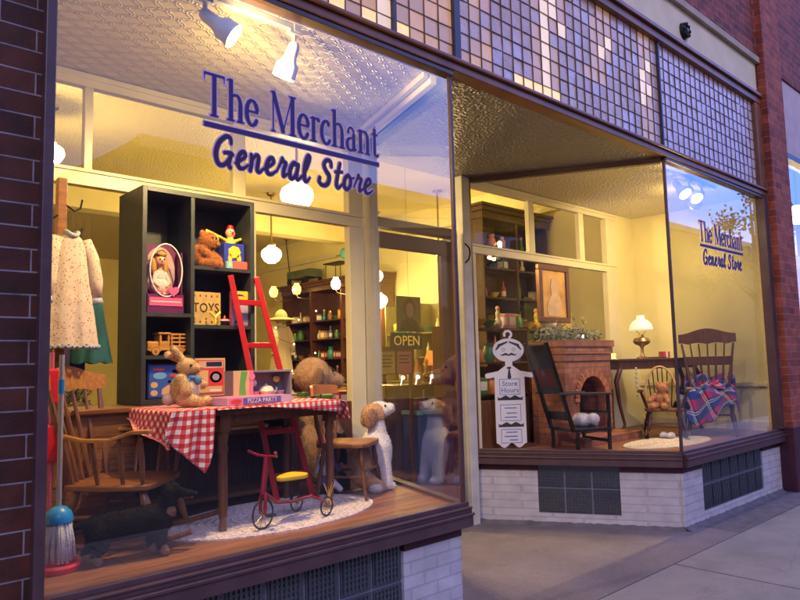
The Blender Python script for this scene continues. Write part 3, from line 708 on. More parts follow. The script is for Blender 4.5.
# crumbling mortar skirt where brick meets paving
def skirt(p, q, w0, seed):
    rr = random.Random(seed); L = math.hypot(q[0]-p[0], q[1]-p[1]); n = int(L/.035); d = ((q[0]-p[0])/L, (q[1]-p[1])/L); nn = (d[1], -d[0])
    vs = []; fs = []
    for i in range(n+1):
        s_ = L*i/n; ww = w0*(.9+.2*rr.random()); hh = .026+.010*rr.random()
        for k, (o_, h_) in enumerate(((-.03, hh), (.008, hh*.95), (ww*.35, hh*.40), (ww, .0))):
            vs.append((p[0]+d[0]*s_+nn[0]*o_+rr.uniform(-.006, .006), p[1]+d[1]*s_+nn[1]*o_, h_+.002))
    for i in range(n):
        for k in range(3):
            a = i*4+k; fs.append((a, a+1, a+5, a+4))
    me = bpy.data.meshes.new('mortar_skirt'); me.from_pydata(vs, [], fs); me.materials.append(MORT)
    for pl in me.polygons: pl.use_smooth = True
    o = bpy.data.objects.new('mortar_skirt', me); COL.objects.link(o); o.parent = bld
skirt(RE, (RC[0]-.0, .02), .05, 1); skirt((RC[0]-.0, .015), (8.50, .015), .06, 2); skirt((.7, .01), LC, .08, 3)

# ---- display windows
def sill(p, q, x0=0, x1=0, lab=None, par=None, ext=0):
    g = G()
    fr_box(g, p, q, .56, .625, -.055, .06); fr_box(g, p, q, .625, .640, -.068, .06); fr_box(g, p, q, .640, .662, -.045, .06)
    fr_box(g, p, q, .662, .674, -.052, .06); fr_box(g, p, q, .674, .700, -.022, .03)
    return g.build('sill', BROWNF, par or bld, bevel=.003)
def pane(name, p, q, z0, z1, m, parent):
    me = bpy.data.meshes.new(name); me.from_pydata([(*p, z0), (*q, z0), (*q, z1), (*p, z1)], [], [(0, 1, 2, 3)]); me.materials.append(m)
    o = bpy.data.objects.new(name, me); COL.objects.link(o); o.parent = parent; return o
def display_window(x0, x1, postl, postr, label):
    g = G()
    for a, b_ in (postl, postr):
        e = .012 if b_-a < .035 else .045
        g.box(a, b_, -e, e, .70, ZT)
    g.box(postl[0], postr[1], -.035, .05, ZT-.03, ZT)
    dw = g.build('display_window', BROWNF, bld, bevel=.004); tag(dw, label)
    pane('window_pane', (postl[1], 0), (postr[0], 0), .70, ZT-.03, GLASS, dw)
    return dw
dwl = display_window(.8, 3.13, (.762, .802), (3.122, 3.146), 'left display window with purple lettering on its glass')
dwr = display_window(6.05, 8.45, (6.030, 6.058), (8.42, 8.54), 'right display window with purple lettering on its glass')
sill((.755, 0), (3.165, 0), par=dwl); sill((6.03, 0), (8.54, 0), par=dwr)
sill((RE[0], RE[1]), (6.045, .0), par=dwr)
g = G(); fr_box(g, (3.14, .03), LE, .56, .70, -.03, .03); g.build('sill', BROWNF, dwl)
g = G(); fr_box(g, (3.14, .03), LE, ZT-.05, ZT, -.02, .02); g.build('head_rail', BROWNF, dwl)
g = G(); fr_box(g, RE, (6.04, .03), ZT-.045, ZT, -.03, .03); g.build('head_rail', BROWNF, dwr)
pane('return_pane', (LC[0]+.02, .03), (LE[0], LE[1]), .70, ZT-.05, GLASS_RET, dwl)
pane('return_pane', (RE[0]+.02, RE[1]-.03), (RC[0], .03), .70, ZT-.045, GLASS_IN, dwr)

PUR = mat('violet_vinyl', (.040, .012, .13), .5); PUR2 = mat('plum_vinyl', (.050, .006, .055), .5); EDGE = mat('pale_vinyl_edge', (.62, .46, .74), .5)
def sign_letters(x0, dz, parent):
    z0 = 2.45+dz; xs = np.arange(x0-.02, x0+1.12, .0032); zs = np.arange(z0-.02, z0+.50, .0032); X, Y = np.meshgrid(xs, zs)
    top = sdf(layout(SER, 'The Merchant', x0, x0+1.08, z0+.25, .205), X, Y)
    bar = sdf([rc(x0+.005, z0+.197, x0+1.075, z0+.218)], X, Y)
    bot = sdf(layout(SCR, 'General Store', x0+.045, x0+1.02, z0+.025, .145, shear=.12, ws=1.05), X, Y)
    contour('lettering', np.minimum(top, bar), xs, zs, PUR, parent, lambda u, v: (u, -.008, v))
    contour('lettering', bot, xs, zs, PUR2, parent, lambda u, v: (u, -.008, v))
    al = np.minimum(np.minimum(top, bar), bot)
    contour('lettering_edge', al-.0062, xs, zs, EDGE, parent, lambda u, v: (u, -.004, v))
sign_letters(1.44, 0, dwl); sign_letters(6.70, -.03, dwr)

# ---- entry: jambs, door, soffit
tag(G().prism([(3.14, .06), (6.06, .06), (RE[0], RE[1]), (RE[0], 1.72), (LE[0], 1.72), LE], ZT+.001, ZT+.08).build('soffit', STIP), kind='structure')
ent = thing('shop_door', 'glazed shop door in a maroon frame with a yellow OPEN sign, inside the entry recess', 'door', (3.74, 1.62, 0))
G().box(.0, .07, -.05, .07, .02, 2.74).box(1.08, 1.17, -.05, .07, .02, 2.74).box(0, 1.17, -.05, .07, 2.74, 2.82).build('door_frame', mat('plum_door_paint', (.075, .012, .03), .4, var=.2), ent, bevel=.006)
G().box(.075, .175, -.02, .03, .03, 2.70).box(.97, 1.075, -.02, .03, .03, 2.70).box(.175, .97, -.02, .03, .03, .32).box(.175, .97, -.02, .03, 2.56, 2.70).build('door_leaf', mat('plum_door_paint', (.075, .012, .03), .4, var=.2), ent, bevel=.005)
pane('door_pane', (.175, 0), (.97, 0), .32, 2.56, GLASS_IN, ent)
pane('transom_pane', (.07, .01), (1.08, .01), 2.82, 3.36, GLASS_IN, ent)
G().tube([(.12, -.03, 1.05), (.12, -.09, 1.06), (.12, -.09, 1.25), (.12, -.03, 1.26)], .012).build('door_handle', BRASS, ent, smooth=True)
# weathered corner boards: the one at the door's right jamb and the one closing the left bay
pr = thing('door_jamb_post', 'weathered off-white post between the door and the right display window', 'post', (5.02, 1.60, 0))
G().box(-.035, .075, -.045, .10, 0, ZT).build('post_board', GREYW, pr, bevel=.006); G().box(.076, .115, -.03, .08, .56, ZT).build('edge_strip', BROWNF2, pr, bevel=.004)
g = G(); g.tube([(-.02, -.045, 2.50), (-.02, -.09, 2.53), (-.02, -.11, 2.58), (-.02, -.10, 2.64), (-.02, -.07, 2.67), (-.02, -.05, 2.69)], .008, 8); g.build('hook', IRON, pr, smooth=True)

# ================================================================== BAY INTERIORS
def slab(name, poly, z0, z1, m): return tag(G().prism(poly, z0, z1).build(name, m), kind='structure')
PL = [(.70, .03), (3.11, .03), (3.57, 1.40), (3.57, 1.50), (.70, 1.50)]
PR_ = [(6.07, .03), (8.50, .03), (8.50, 1.62), (5.16, 1.62)]
slab('platform_floor', PL, .60, ZS, FLOORW); slab('platform_floor', PR_, .60, ZS, FLOORW)
slab('bay_ceiling', PL, ZT+.002, ZT+.03, TIN); slab('bay_ceiling', PR_, ZT+.002, ZT+.03, TIN2)
tag(G().box(.60, .70, .05, 1.9, .0, 3.9).build('bay_side_wall', YWALL), kind='structure')
# crown moulding along the inner side of the left entry glass
def partition(y, x0, x1, zr0, zr1, muls, endw, label, zbot, posts, panel_x1):
    t = thing('bay_partition', label, 'partition', (0, y, 0))
    g = G().box(x0, x1, -.035, .03, 3.29, ZT).box(x0, x1, -.05, .03, 3.335, ZT-.005).box(x0, x1, -.028, .03, zr0, zr1)
    g.box(x0, x1, -.04, .0, zr1-.018, zr1+.004)
    g.build('rail', CREAM, t, bevel=.004)
    for a, b_ in muls: G().box(a, b_, -.025, .03, zr1+.004, 3.29).build('mullion', CREAM, t, bevel=.004)
    for a, b_, z0 in posts: G().box(a, b_, -.03, .04, z0, ZT if z0 > 5 else zr0-.001).build('post_board', CREAM, t, bevel=.004)
    prev = x0
    for a, b_ in muls+[(x1-endw, 0)]:
        pane('transom_pane', (prev, 0), (a, 0), zr1, 3.29, GLASS_IN, t); prev = b_
    prev = x0
    for a, b_, _ in posts:
        if a-prev > .1: pane('partition_pane', (prev, 0), (a, 0), zbot, zr0, GLASS_IN, t)
        prev = b_
    G().box(x0, panel_x1, -.02, .03, ZS, zbot).build('lower_panel', WALN, t)
    return t
partition(1.48, .70, 3.62, 2.665, 2.765, [(1.40, 1.45), (2.42, 2.52)], .15, 'cream partition of glazed panes behind the left window display', 1.25, [(1.0, 1.05, 1.2), (2.55, 2.60, 1.2), (3.47, 3.62, ZS)], 3.47)
G().box(3.47, 3.62, -.03, .04, 2.766, 3.289).build('mullion', CREAM, bpy.data.objects['bay_partition'])
partition(1.62, 5.14, 7.95, 2.62, 2.71, [(6.12, 6.22), (7.12, 7.22)], .17, 'cream partition of glazed panes behind the right window display', 1.15, [(5.14, 5.20, ZS), (7.70, 7.95, ZS)], 7.7)
G().box(7.72, 7.95, 1.59, 1.66, 2.711, 3.289).build('end_board', CREAM, bld)
tag(G().box(8.42, 8.52, .05, 2.0, .0, 3.9).build('bay_side_wall', YWALL), kind='structure')
tag(G().box(7.95, 8.42, 1.60, 1.70, .0, 3.9).build('bay_side_wall', YWALL), kind='structure')
g = G().box(8.395, 8.419, .06, 1.6, ZS, ZS+.10).box(8.395, 8.419, .06, 1.6, 1.18, 1.22); tag(g.build('baseboard', CREAM), kind='structure')
pp = thing('bay_end_post', 'grey-white double post where the left bay partition meets the entry glass', 'post', (3.66, 1.46, 0))
G().box(.0, .09, -.05, .06, .0, ZT).build('post_board', GREYW, pp, bevel=.006)
G().box(.02, .05, -.065, -.05, .9, 2.9).build('cover_strip', GREYW, pp, bevel=.004)
g = G(); fr_box(g, (3.10, .05), (3.55, 1.40), 3.30, ZT, .02, .07); fr_box(g, (3.09, .05), (3.54, 1.40), 3.335, ZT, .07, .11)
g.build('crown_moulding', CREAM, dwl, bevel=.006)

# ================================================================== SHOP ROOM
tag(G().box(-2.0, 8.5, 1.7, 14.0, -.1, .03).build('shop_floor', SHOPFL), kind='structure')
tag(G().box(-2.0, 8.5, 1.52, 14.0, 4.25, 4.35).build('shop_ceiling', TINSHOP), kind='structure')
tag(G().box(8.5, 8.7, 1.6, 14.0, -.1, 4.3).build('shop_wall', SWALL), kind='structure')
tag(G().box(-2.0, 8.5, 14.0, 14.2, -.1, 4.3).build('shop_wall', SWALL), kind='structure')
tag(G().box(-2.2, -2.0, 1.5, 14.0, -.1, 4.3).build('shop_wall', SWALL), kind='structure')
tag(G().box(-2.0, 8.5, 1.52, 1.6, 3.42, 4.25).build('shop_wall', SWALL), kind='structure')
tag(G().box(-2.0, .60, 1.52, 1.6, -.1, 3.41).build('shop_wall', SWALL), kind='structure')
# picture rails and a boxed beam give the plain walls their lines
tag(G().box(8.42, 8.498, 1.72, 13.9, 3.72, 3.80).build('picture_rail', CREAM), kind='structure')
tag(G().box(-1.9, 8.4, 7.6, 7.9, 3.95, 4.249).build('ceiling_beam', SWALL), kind='structure')

# ---- across the street, seen only mirrored in the glass
def far_building(x0, x1, h, y, label, m, gable=None):
    t = thing('street_building', label, 'building', ((x0+x1)/2, y, -.15)); w_ = (x1-x0)/2
    if gable: G().prism([(-w_, 0), (w_, 0), (w_, gable[1]), (-w_, gable[0])], -5, 0, 'XZ').build('wall', m, t)
    else: G().box(-w_, w_, -5, 0, 0, h).build('wall', m, t)
    if not gable: G().box(-w_, w_, 0, .15, h-.3, h).build('cornice', LINTELC, t)
    n = int(w_*2/2.4) if x1 < 35 else 0
    for k in range(n):
        x = -w_+(k+.5)*w_*2/n; G().box(x-.45, x+.45, .0, .03, 3.6, min(5.2, h-1)).build('window', GB, t)
DK = mat('dark_facade', (.05, .035, .035), .9, var=.3)
far_building(6.4, 18, 7.3, -13, 'long dark brick building across the street, mirrored in the left window', DK)
far_building(18.3, 31, 6.6, -13, 'lower dark building across the street, mirrored beside the corner post', DK)
far_building(31.3, 70, 8.6, -13, 'farther tall dark building across the street, mirrored in the right window', DK)
far_building(70.5, 160, 14, -13, 'most distant building across the street, mirrored at the right pier', DK)
far_building(3.0, 6.38, 6, -13, 'dark lean-to building across the street with a sloping roof line', DK, (4.9, 7.2))
far_building(-9, 2.9, 4.6, -13, 'low dark building across the street, leftmost in the mirror image', DK)

def street_tree(label, x, y, h, seed):
    t = thing('street_tree', label, 'tree', (x, y, -.15)); rr = random.Random(seed); g = G()
    g.tube([(0, 0, 0), (.1, 0, h*.35), (0, .1, h*.6), (.1, 0, h*.9)], [.22, .17, .12, .04], 8)
    for k in range(8):
        a = rr.uniform(0, 6.28); z = h*rr.uniform(.4, .75); g.tube([(0, 0, z), (math.cos(a)*1.0, math.sin(a)*1.0, z+.9), (math.cos(a)*1.8, math.sin(a)*1.8, z+1.8)], [.08, .05, .02], 6)
    g.build('trunk', mat('bark', (.06, .045, .035), .9), t); g = G()
    cl_ = [(Vector((rr.gauss(0, 1.1), rr.gauss(0, 1.1), h*.72+rr.gauss(0, 1.3))), rr.uniform(.5, .9)) for _ in range(16)]
    for k in range(1500):
        c, r_ = rr.choice(cl_); p = c+Vector((rr.gauss(0, .5), rr.gauss(0, .5), rr.gauss(0, .5)))*r_; d = Vector((rr.gauss(0, 1), rr.gauss(0, 1), rr.gauss(0, 1))).normalized(); q = d.orthogonal().normalized()*.08
        g.quad(p, p+d*.12+q, p+d*.26, p+d*.12-q)
    o = g.build('crown', mat('dusk_leaf', (.10, .08, .04), .8, var=.3), t); o['kind'] = 'stuff'
street_tree('street tree across the road, mirrored at the top right of the right window', 38, -10.5, 10.8, 3)

# ---- neighbour shop at the right edge
nb = thing('neighbouring_shop', 'neighbouring shopfront past the right brick pier, mostly out of frame', 'shop', (9.12, 0, 0))
G().box(.02, 6, -.02, .2, 4.07, 5.25).build('fascia', mat('pinkish_fascia', (.55, .44, .46), .8, var=.1), nb)
G().box(.0, 6, -.05, .1, 4.0, 4.07).box(.0, .05, -.05, .1, .6, 4.0).build('window_frame', mat('navy_frame', (.03, .035, .09), .4), nb)
pane('window_pane', (.05, .0), (6, .0), .62, 4.0, GLASS, nb)
G().box(.0, 6, -.03, .3, 0, .6).build('base_wall', MAROON, nb)
G().box(.02, 6, .0, .3, 5.27, 6.4).build('upper_pane', mat('blue_upper_glass', (.06, .12, .3), .08, spec=1), nb)
G().box(.0, 8, 3.5, 3.6, .0, 4.6).box(.0, 8, .3, 3.5, 4.5, 4.6).box(.0, 8, .3, 3.5, .5, .58).build('room_wall', mat('dim_room_wall', (.30, .27, .16), .8), nb)
GLOBE = mat('opal_globe_lit', (.9, .85, .7), .3, emit=(1, .86, .58), estr=7)
GLOBEY = mat('amber_globe_lit', (.9, .6, .2), .3, emit=(1, .70, .12), estr=2.6)

# ================================================================== LIT LAMPS
WARM = (1, .69, .28); WARM2 = (1, .70, .25)
def globe(name, label, loc, r, drop, power, m=None, group='opal globe ceiling lights', parent_thing=None, col=WARM2):
    t = thing(name, label, 'lamp', loc, 0, group)
    G().lathe([(.001, -r*.86), (r*.35, -r*.84), (r*.72, -r*.6), (r*.96, -r*.2), (r, .05*r), (r*.9, r*.38), (r*.6, r*.62), (r*.4, r*.72), (r*.38, r*.86)], n=28).build('globe', m or GLOBE, t, smooth='all')
    G().lathe([(r*.42, r*.84), (r*.46, r*1.0), (r*.2, r*1.1), (.014, r*1.2), (.014, drop)], n=16).build('stem', BRASS, t, smooth=True)
    G().lathe([(.015, drop-.06), (.07, drop-.03), (.075, drop)], n=16).build('canopy', BRASS, t, smooth=True)
    lamp('globe_light', (0, 0, -r*1.1), power*1.5, col, r*.8, parent=t)
    return t
globe('globe_lamp', 'large white schoolhouse globe light just below the lettering of the left window', (4.03, 3.0, 3.31), .175, .94, 130)
globe('globe_lamp', 'white globe light at the right edge of the dark toy shelf', (5.75, 6.2, 3.28), .16, .97, 150)
globe('globe_lamp', 'white globe light seen through the entry glass beside the grey post', (7.3, 5.55, 2.98), .14, 1.27, 90)
globe('globe_lamp', 'small far globe light above the OPEN sign', (7.95, 6.2, 2.66), .16, 1.59, 60)
globe('globe_lamp', 'distant globe light at the left window frame beside the coat rack', (2.07, 4.5, 3.75), .13, .5, 90)
globe('globe_lamp', 'small bright globe light above the cream rail at the left end of the right bay', (7.73, 4.5, 3.30), .10, .95, 60)
globe('globe_lamp', 'globe light of the neighbouring shop at the right edge of the photo', (11.85, .62, 3.72), .17, .78, 25)
for k, (x, y, z, lb) in enumerate(((7.45, 8.8, 3.02, 'amber globe light above the dark cabinet, first from the red ladder'), (7.45, 8.0, 3.00, 'amber globe light above the dark cabinet, second from the red ladder'),
        (7.45, 6.78, 2.98, 'pale amber tulip light below the toy chair on the cabinet'), (7.45, 6.30, 2.97, 'amber globe light touching the grey-white partition post'))):
    t = thing('amber_lamp', lb, 'lamp', (x, y, z), 0, 'amber lights along the dark cabinet')
    G().lathe([(.001, -.10), (.06, -.085), (.085, -.02), (.08, .05), (.045, .10), (.05, .12)], n=18).build('glass_shade', GLOBEY if k != 2 else GLOBE, t, smooth='all')
    G().tube([(0, 0, -.10), (.02, 0, -.15), (.2, 0, -.17), (.42, 0, -.12)], .012, 8).build('arm', BRASS, t, smooth=True)
    lamp('amber_light', (-.15, 0, 0), 10, (1, .6, .15), .05, parent=t)

def track_head(name, label, loc, rx, rz, power, group):
    """white track spotlight: stem, tapered barrel and lit lens; barrel points along local -z"""
    t = thing(name, label, 'spotlight', loc, 0, group); t.scale = (1.15, 1.15, 1.15)
    G().cyl((0, 0, -.005), (0, 0, -.07), .011, n=8).box(-.03, .03, -.018, .018, -.02, .0).build('stem', WMETAL, t)
    m = TR(0, 0, -.075) @ Matrix.Rotation(R(rz), 4, 'Z') @ Matrix.Rotation(R(rx), 4, 'X')
    G().lathe([(.018, .02), (.028, .0), (.030, -.05), (.036, -.07), (.054, -.095), (.056, -.15), (.052, -.152), (.048, -.135)], n=20, m=m).build('barrel', WMETAL, t, smooth=True)
    G().lathe([(.0005, -.140), (.047, -.138)], n=16, m=m).build('lens', mat('lit_lens', (1, .9, .7), .3, emit=(1, .86, .6), estr=14), t)
    p = m @ Vector((0, 0, -.20)); l = lamp('spot_light', p, power, WARM, .03, 'SPOT', t, spot=150)
    l.rotation_euler = m.to_euler()
    lamp('spill_light', p+Vector((0, 0, .03)), power*.15, WARM, .03, parent=t)
    return t
tr = thing('light_track', 'blue-white ceiling track along the top of the left window', 'light track', (.77, .13, ZT-.03))
G().box(0, 1.28, -.018, .018, 0, .028).build('rail', WMETAL, tr); G().box(1.26, 1.30, -.025, .025, -.01, .03).build('end_cap', WMETAL, tr)
G1 = 'track spotlights over the left window'
track_head('track_spotlight', 'white track spotlight over the word The, its lit face turned left', (1.52, .13, ZT-.03), 52, 235, 150, G1)
track_head('track_spotlight', 'white track spotlight at the right end of the left track, its back to the glass', (2.04, .13, ZT-.03), 25, 20, 150, G1)
tr = thing('light_track', 'ceiling track behind the glass of the right window', 'light track', (6.45, .16, ZT-.03))
G().box(0, 1.1, -.018, .018, 0, .028).build('rail', WMETAL, tr)
G2 = 'track spotlights over the right window'
track_head('track_spotlight', 'leftmost lit spotlight behind the top of the right window, nearest the corner post', (6.62, .16, ZT-.03), 40, 160, 85, G2)
track_head('track_spotlight', 'middle lit spotlight behind the top of the right window', (6.92, .16, ZT-.03), 40, 150, 85, G2)
track_head('track_spotlight', 'rightmost spotlight behind the top of the right window, dark barrel tilted', (7.22, .16, ZT-.03), 45, -20, 80, G2)

# ================================================================== LEFT WINDOW DISPLAY
# slatted chest that carries the shelf unit
t = thing('display_bench', 'long brown wooden bench with slatted left end, carrying the dark toy shelf', 'bench', (.95, 1.04, ZS))
G().box(0, 1.75, -.03, .40, .62, .65).build('bench_top', OAK, t, bevel=.006)
G().box(.02, .62, .0, .38, .0, .62).build('slatted_case', SLAT, t)
G().box(1.66, 1.72, .0, .38, .0, .62).build('side_panel', WALN, t)
G().box(.62, 1.66, .35, .38, .0, .62).build('back_panel', WALN, t)
for z in (.06, .44): G().box(.62, 1.66, .0, .35, z, z+.025).build('shelf', WALN, t)
for c, z0, hh, x0, lb, nm in ((mat('folded_red', (.45, .01, .02), .9, bump=.5), .425, .05, 1.0, 'folded red cloth lying on the bench shelf under the table', 'folded_cloth'),):
    o = G().box(0, .42, -.13, .13, 0, .055, bev=.02).build(nm, c); o.location = (.95+1.02, 1.2, ZS+.466+.050); tag(o, lb, 'cloth')
o = G().box(0, .45, -.14, .14, 0, .024, bev=.008).build('folded_cloth', mat('folded_yellow', (.65, .42, .06), .9)); o.location = (1.96, 1.19, ZS+.466+.025); tag(o, 'folded yellow cloth under the red one on the bench shelf', 'cloth')
o = G().box(0, .52, -.15, .15, 0, .024, bev=.008).build('folded_cloth', mat('folded_white', (.6, .58, .55), .9)); o.location = (1.92, 1.19, ZS+.466); tag(o, 'folded white cloth, lowest of the pile on the bench shelf', 'cloth')

# dark toy shelf
t = thing('toy_shelf', 'tall charcoal shelf unit of toys standing on the wooden bench', 'shelf', (1.60, 1.05, ZS+.652))
H = 1.285; W_ = .745; DX = .315
G().box(0, .028, 0, .36, 0, H).build('side_panel', BLACKSH, t, bevel=.002)
G().box(W_-.028, W_, 0, .36, 0, H).build('side_panel', BLACKSH, t, bevel=.002)
G().box(DX-.012, DX+.012, .003, .34, .03, H-.03).build('divider', BLACKSH, t)
G().box(.028, W_-.028, 0, .36, H-.028, H).build('top_board', BLACKSH, t); G().box(.028, W_-.028, 0, .36, .0, .03).build('bottom_board', BLACKSH, t)
G().box(.028, W_-.028, .34, .36, .03, H-.028).build('back_board', BLACKSH, t)
SL = [.285, .535]; SR = [.47, .835]
for z in SL: G().box(.028, DX-.012, .003, .34, z-.022, z).build('shelf', BLACKSH, t)
for z in SR: G().box(DX+.012, W_-.028, .003, .34, z-.022, z).build('shelf', BLACKSH, t)
BZ = ZS+.652
HAIR = mat('blond_hair', (.42, .22, .06), .6, var=.4, vscale=80); SKIN = mat('vinyl_skin', (.70, .36, .22), .5)
# boxed doll
t = thing('boxed_doll', 'blond doll in a pink dress inside a rounded window box with pink heart', 'doll', (1.655, 1.10, BZ+SL[1]+.001))
bx = G(); bx.prism([(0, 0), (.225, 0), (.225, .38), (.185, .43), (.04, .43), (0, .38)], .10, .115, 'XZ').box(0, .225, .0, .11, 0, .115)
bx.box(.0, .008, .02, .1, .115, .38).box(.217, .225, .02, .1, .115, .38); bx.build('box', mat('plum_card', (.12, .015, .09), .4), t)
def oval(x0, x1, z0, z1, n=28): return [((x0+x1)/2+(x1-x0)/2*math.cos(2*math.pi*k/n), (z0+z1)/2+(z1-z0)/2*math.sin(2*math.pi*k/n)) for k in range(n)]
g = G(); g.tube([(x, -.002, z) for x, z in oval(.012, .213, .10, .42)], .005, 6, closed=True); g.build('window_rim', mat('white_card', (.75, .7, .72), .5), t, smooth='all')
G().prism(oval(.015, .210, .105, .415), .090, .096, 'XZ').build('backdrop', mat('mauve_card', (.45, .30, .30), .7, var=.3), t)
G().box(.01, .215, -.004, .0, .045, .095).build('label_band', mat('hot_pink', (.80, .10, .25), .5), t)
G().box(.02, .205, -.006, -.004, .066, .074).build('label_stripe', mat('pink_pale', (.85, .55, .6), .5), t)
hp = []
for k in range(32):
    a = 2*math.pi*k/32; hp.append((.155+.0022*16*math.sin(a)**3, .135+.0022*(13*math.cos(a)-5*math.cos(2*a)-2*math.cos(3*a)-math.cos(4*a))))
G().prism(hp, -.012, -.004, 'XZ').build('heart', mat('hot_pink', (.8, .1, .25)), t)
dp = [('e', (.10, .055, .325), (.033, .030, .040), None, 0), ('c', (.10, .058, .29), (.10, .060, .265), .013, .014, 0), ('e', (.10, .06, .225), (.034, .024, .048), None, 1),
      ('e', (.10, .055, .165), (.060, .036, .050), None, 1), ('c', (.070, .055, .245), (.052, .040, .19), .014, .011, 1), ('c', (.052, .040, .19), (.075, .022, .165), .010, .008, 0), ('c', (.130, .055, .245), (.150, .040, .19), .014, .011, 1), ('c', (.150, .040, .19), (.125, .022, .165), .010, .008, 0),
      ('c', (.085, .045, .13), (.082, .03, .105), .013, .010, 0), ('c', (.115, .045, .13), (.118, .03, .105), .013, .010, 0), ('e', (.10, .022, .320), (.006, .008, .006), None, 0)]
d = blob('doll_body', dp, [SKIN, dots_mat('pink_dress', (.82, .42, .42), (.9, .75, .7), 120, .3)], t, .004, 3)
G().ball((.10, .066, .338), (.041, .034, .042), 14).ball((.062, .066, .29), (.022, .02, .055), 10).ball((.135, .068, .28), (.020, .018, .06), 10).ball((.10, .04, .362), (.034, .02, .018), 10).build('hair', HAIR, d, smooth='all')
G().ball((.087, .026, .330), (.0055, .003, .005), 8).ball((.113, .026, .330), (.0055, .003, .005), 8).build('eyes', mat('eye_dark', (.02, .02, .03), .2), d)
G().ball((.10, .024, .304), (.009, .004, .004), 8).build('mouth', mat('lip_red', (.5, .03, .05), .4), d)
G().tube([(.068, .04, .365), (.08, .03, .378), (.10, .026, .386), (.12, .03, .378), (.132, .04, .365)], .004, 6).build('tiara', mat('gold_foil', (.8, .6, .2), .3, .8), d)
# wooden truck
t = thing('wooden_truck', 'honey wood toy stake truck on the middle left shelf', 'toy truck', (1.665, 1.10, BZ+SL[0]+.001))
TOYW = wood_mat('toy_wood', (.45, .20, .03), (.62, .30, .06), gap=False, axis='X', rough=.4); TOYW2 = mat('toy_wood_dark', (.30, .12, .03), .5)
G().box(.0, .25, .02, .10, .030, .042, bev=.002).build('chassis', TOYW, t)
G().box(.005, .075, .028, .092, .043, .085, bev=.010).build('bonnet', TOYW, t)
g = G().box(.075, .082, .02, .10, .043, .125).box(.13, .137, .02, .10, .043, .125).box(.082, .13, .02, .026, .043, .085).box(.082, .13, .094, .10, .043, .085).box(.066, .142, .014, .106, .126, .138, bev=.003)
for x in (.082, .126): g.box(x, x+.005, .02, .026, .085, .125)
g.build('cab', TOYW, t)
g = G()
for yy in (.018, .098):
    for z in (.050, .075, .100, .122): g.box(.142, .252, yy, yy+.005, z, z+.010)
    for x in (.146, .195, .243): g.box(x, x+.007, yy-.003, yy+.009, .043, .134)
g.build('stake_sides', TOYW, t)
for x in (.045, .195):
    for yy in (.004, .100):
        wv = G().cyl((x, yy, .024), (x, yy+.016, .024), .024, n=20).build('wheel', TOYW, t, bevel=.002)
        G().cyl((x, yy-.003, .024), (x, yy+.019, .024), .008, n=10).build('hub', TOYW2, wv)
        G().tube([(x-.032, yy+.008, .024), (x-.02, yy+.008, .05), (x, yy+.008, .056), (x+.02, yy+.008, .05), (x+.032, yy+.008, .024)], .005, 6).build('mudguard', TOYW, t)
# flat boxes with pictures made of raised card shapes
def pic_box(name, label, loc, w_, h_, d_, base, shapes, rz=0, tilt=0, cat='toy box'):
    t = thing(name, label, cat, loc, rz)
    G().box(0, w_, 0, d_, 0, h_, bev=.002).build('carton', base, t)
    for i, (nm, poly, m) in enumerate(shapes): G().prism([(u*w_, v*h_) for u, v in poly], -.0015-.0006*(i % 4), .0, 'XZ').build(nm, m, t)
    return t
def rp(x0, y0, x1, y1): return [(x0, y0), (x1, y0), (x1, y1), (x0, y1)]
def ov(cx_, cy_, rx, ry, n=16): return [(cx_+rx*math.cos(2*math.pi*k/n), cy_+ry*math.sin(2*math.pi*k/n)) for k in range(n)]
WOODP = mat('card_wood_tone', (.62, .40, .18), .6); BLU = mat('card_blue', (.03, .10, .38), .4); SKYB = mat('card_sky', (.15, .38, .62), .5); REDC = mat('card_red', (.55, .05, .05), .5); WHC = mat('white_card', (.75, .7, .72)); GRN = mat('card_green', (.10, .35, .08), .5)
DKB = mat('card_navy', (.01, .02, .10), .4); YELC = mat('card_yellow', (.78, .52, .05), .5); PNK = mat('card_pink', (.72, .18, .32), .5); ORG = mat('card_orange', (.75, .25, .05), .5); TANC = mat('card_tan', (.55, .38, .22), .7, var=.15); GREYC = mat('card_grey', (.3, .3, .34), .5)
pic_box('train_set_box', 'dark blue toy box with pictures of wooden vehicles on the lowest left shelf', (1.66, 1.10, BZ+.031), .245, .205, .06, DKB,
  [('print', rp(.04, .05, .96, .95), BLU), ('print', ov(.30, .66, .17, .10), SKYB), ('print', rp(.14, .80, .40, .87), REDC), ('print', rp(.55, .62, .92, .70), REDC), ('print', ov(.74, .78, .14, .06), PNK),
   ('print', [(.34, .12), (.90, .10), (.90, .34), (.78, .42), (.62, .30), (.52, .40), (.36, .28)], WOODP), ('print', ov(.16, .40, .09, .085), WOODP), ('print', ov(.16, .17, .09, .085), WOODP), ('print', rp(.5, .45, .9, .52), WHC)])
pic_box('craft_kit_box', 'tan and red craft kit box on the lowest right shelf behind the rabbit', (1.955, 1.10, BZ+.031), .205, .235, .07, TANC,
  [('print', rp(.05, .05, .95, .95), REDC), ('print', rp(.10, .74, .92, .92), TANC), ('print', rp(.36, .78, .88, .90), DKB), ('print', rp(.12, .32, .42, .68), WOODP), ('print', ov(.68, .50, .20, .15), SKYB), ('print', ov(.68, .50, .12, .09), GREYC), ('print', rp(.12, .10, .9, .26), WOODP), ('print', rp(.48, .12, .86, .18), WHC)])
t = pic_box('toys_sign', 'yellowed block sign reading TOYS with stars, on the right middle shelf', (1.955, 1.16, BZ+SR[0]+.001), .205, .215, .03, mat('sign_ochre', (.55, .36, .12), .8, var=.2, vscale=20), [], cat='sign')
text_mesh('lettering', 'TOYS', .085, mat('sign_ink', (.04, .03, .02), .8), t, TR(.103, -.002, .112) @ FACE, .0015, sx=.86)
g = G()
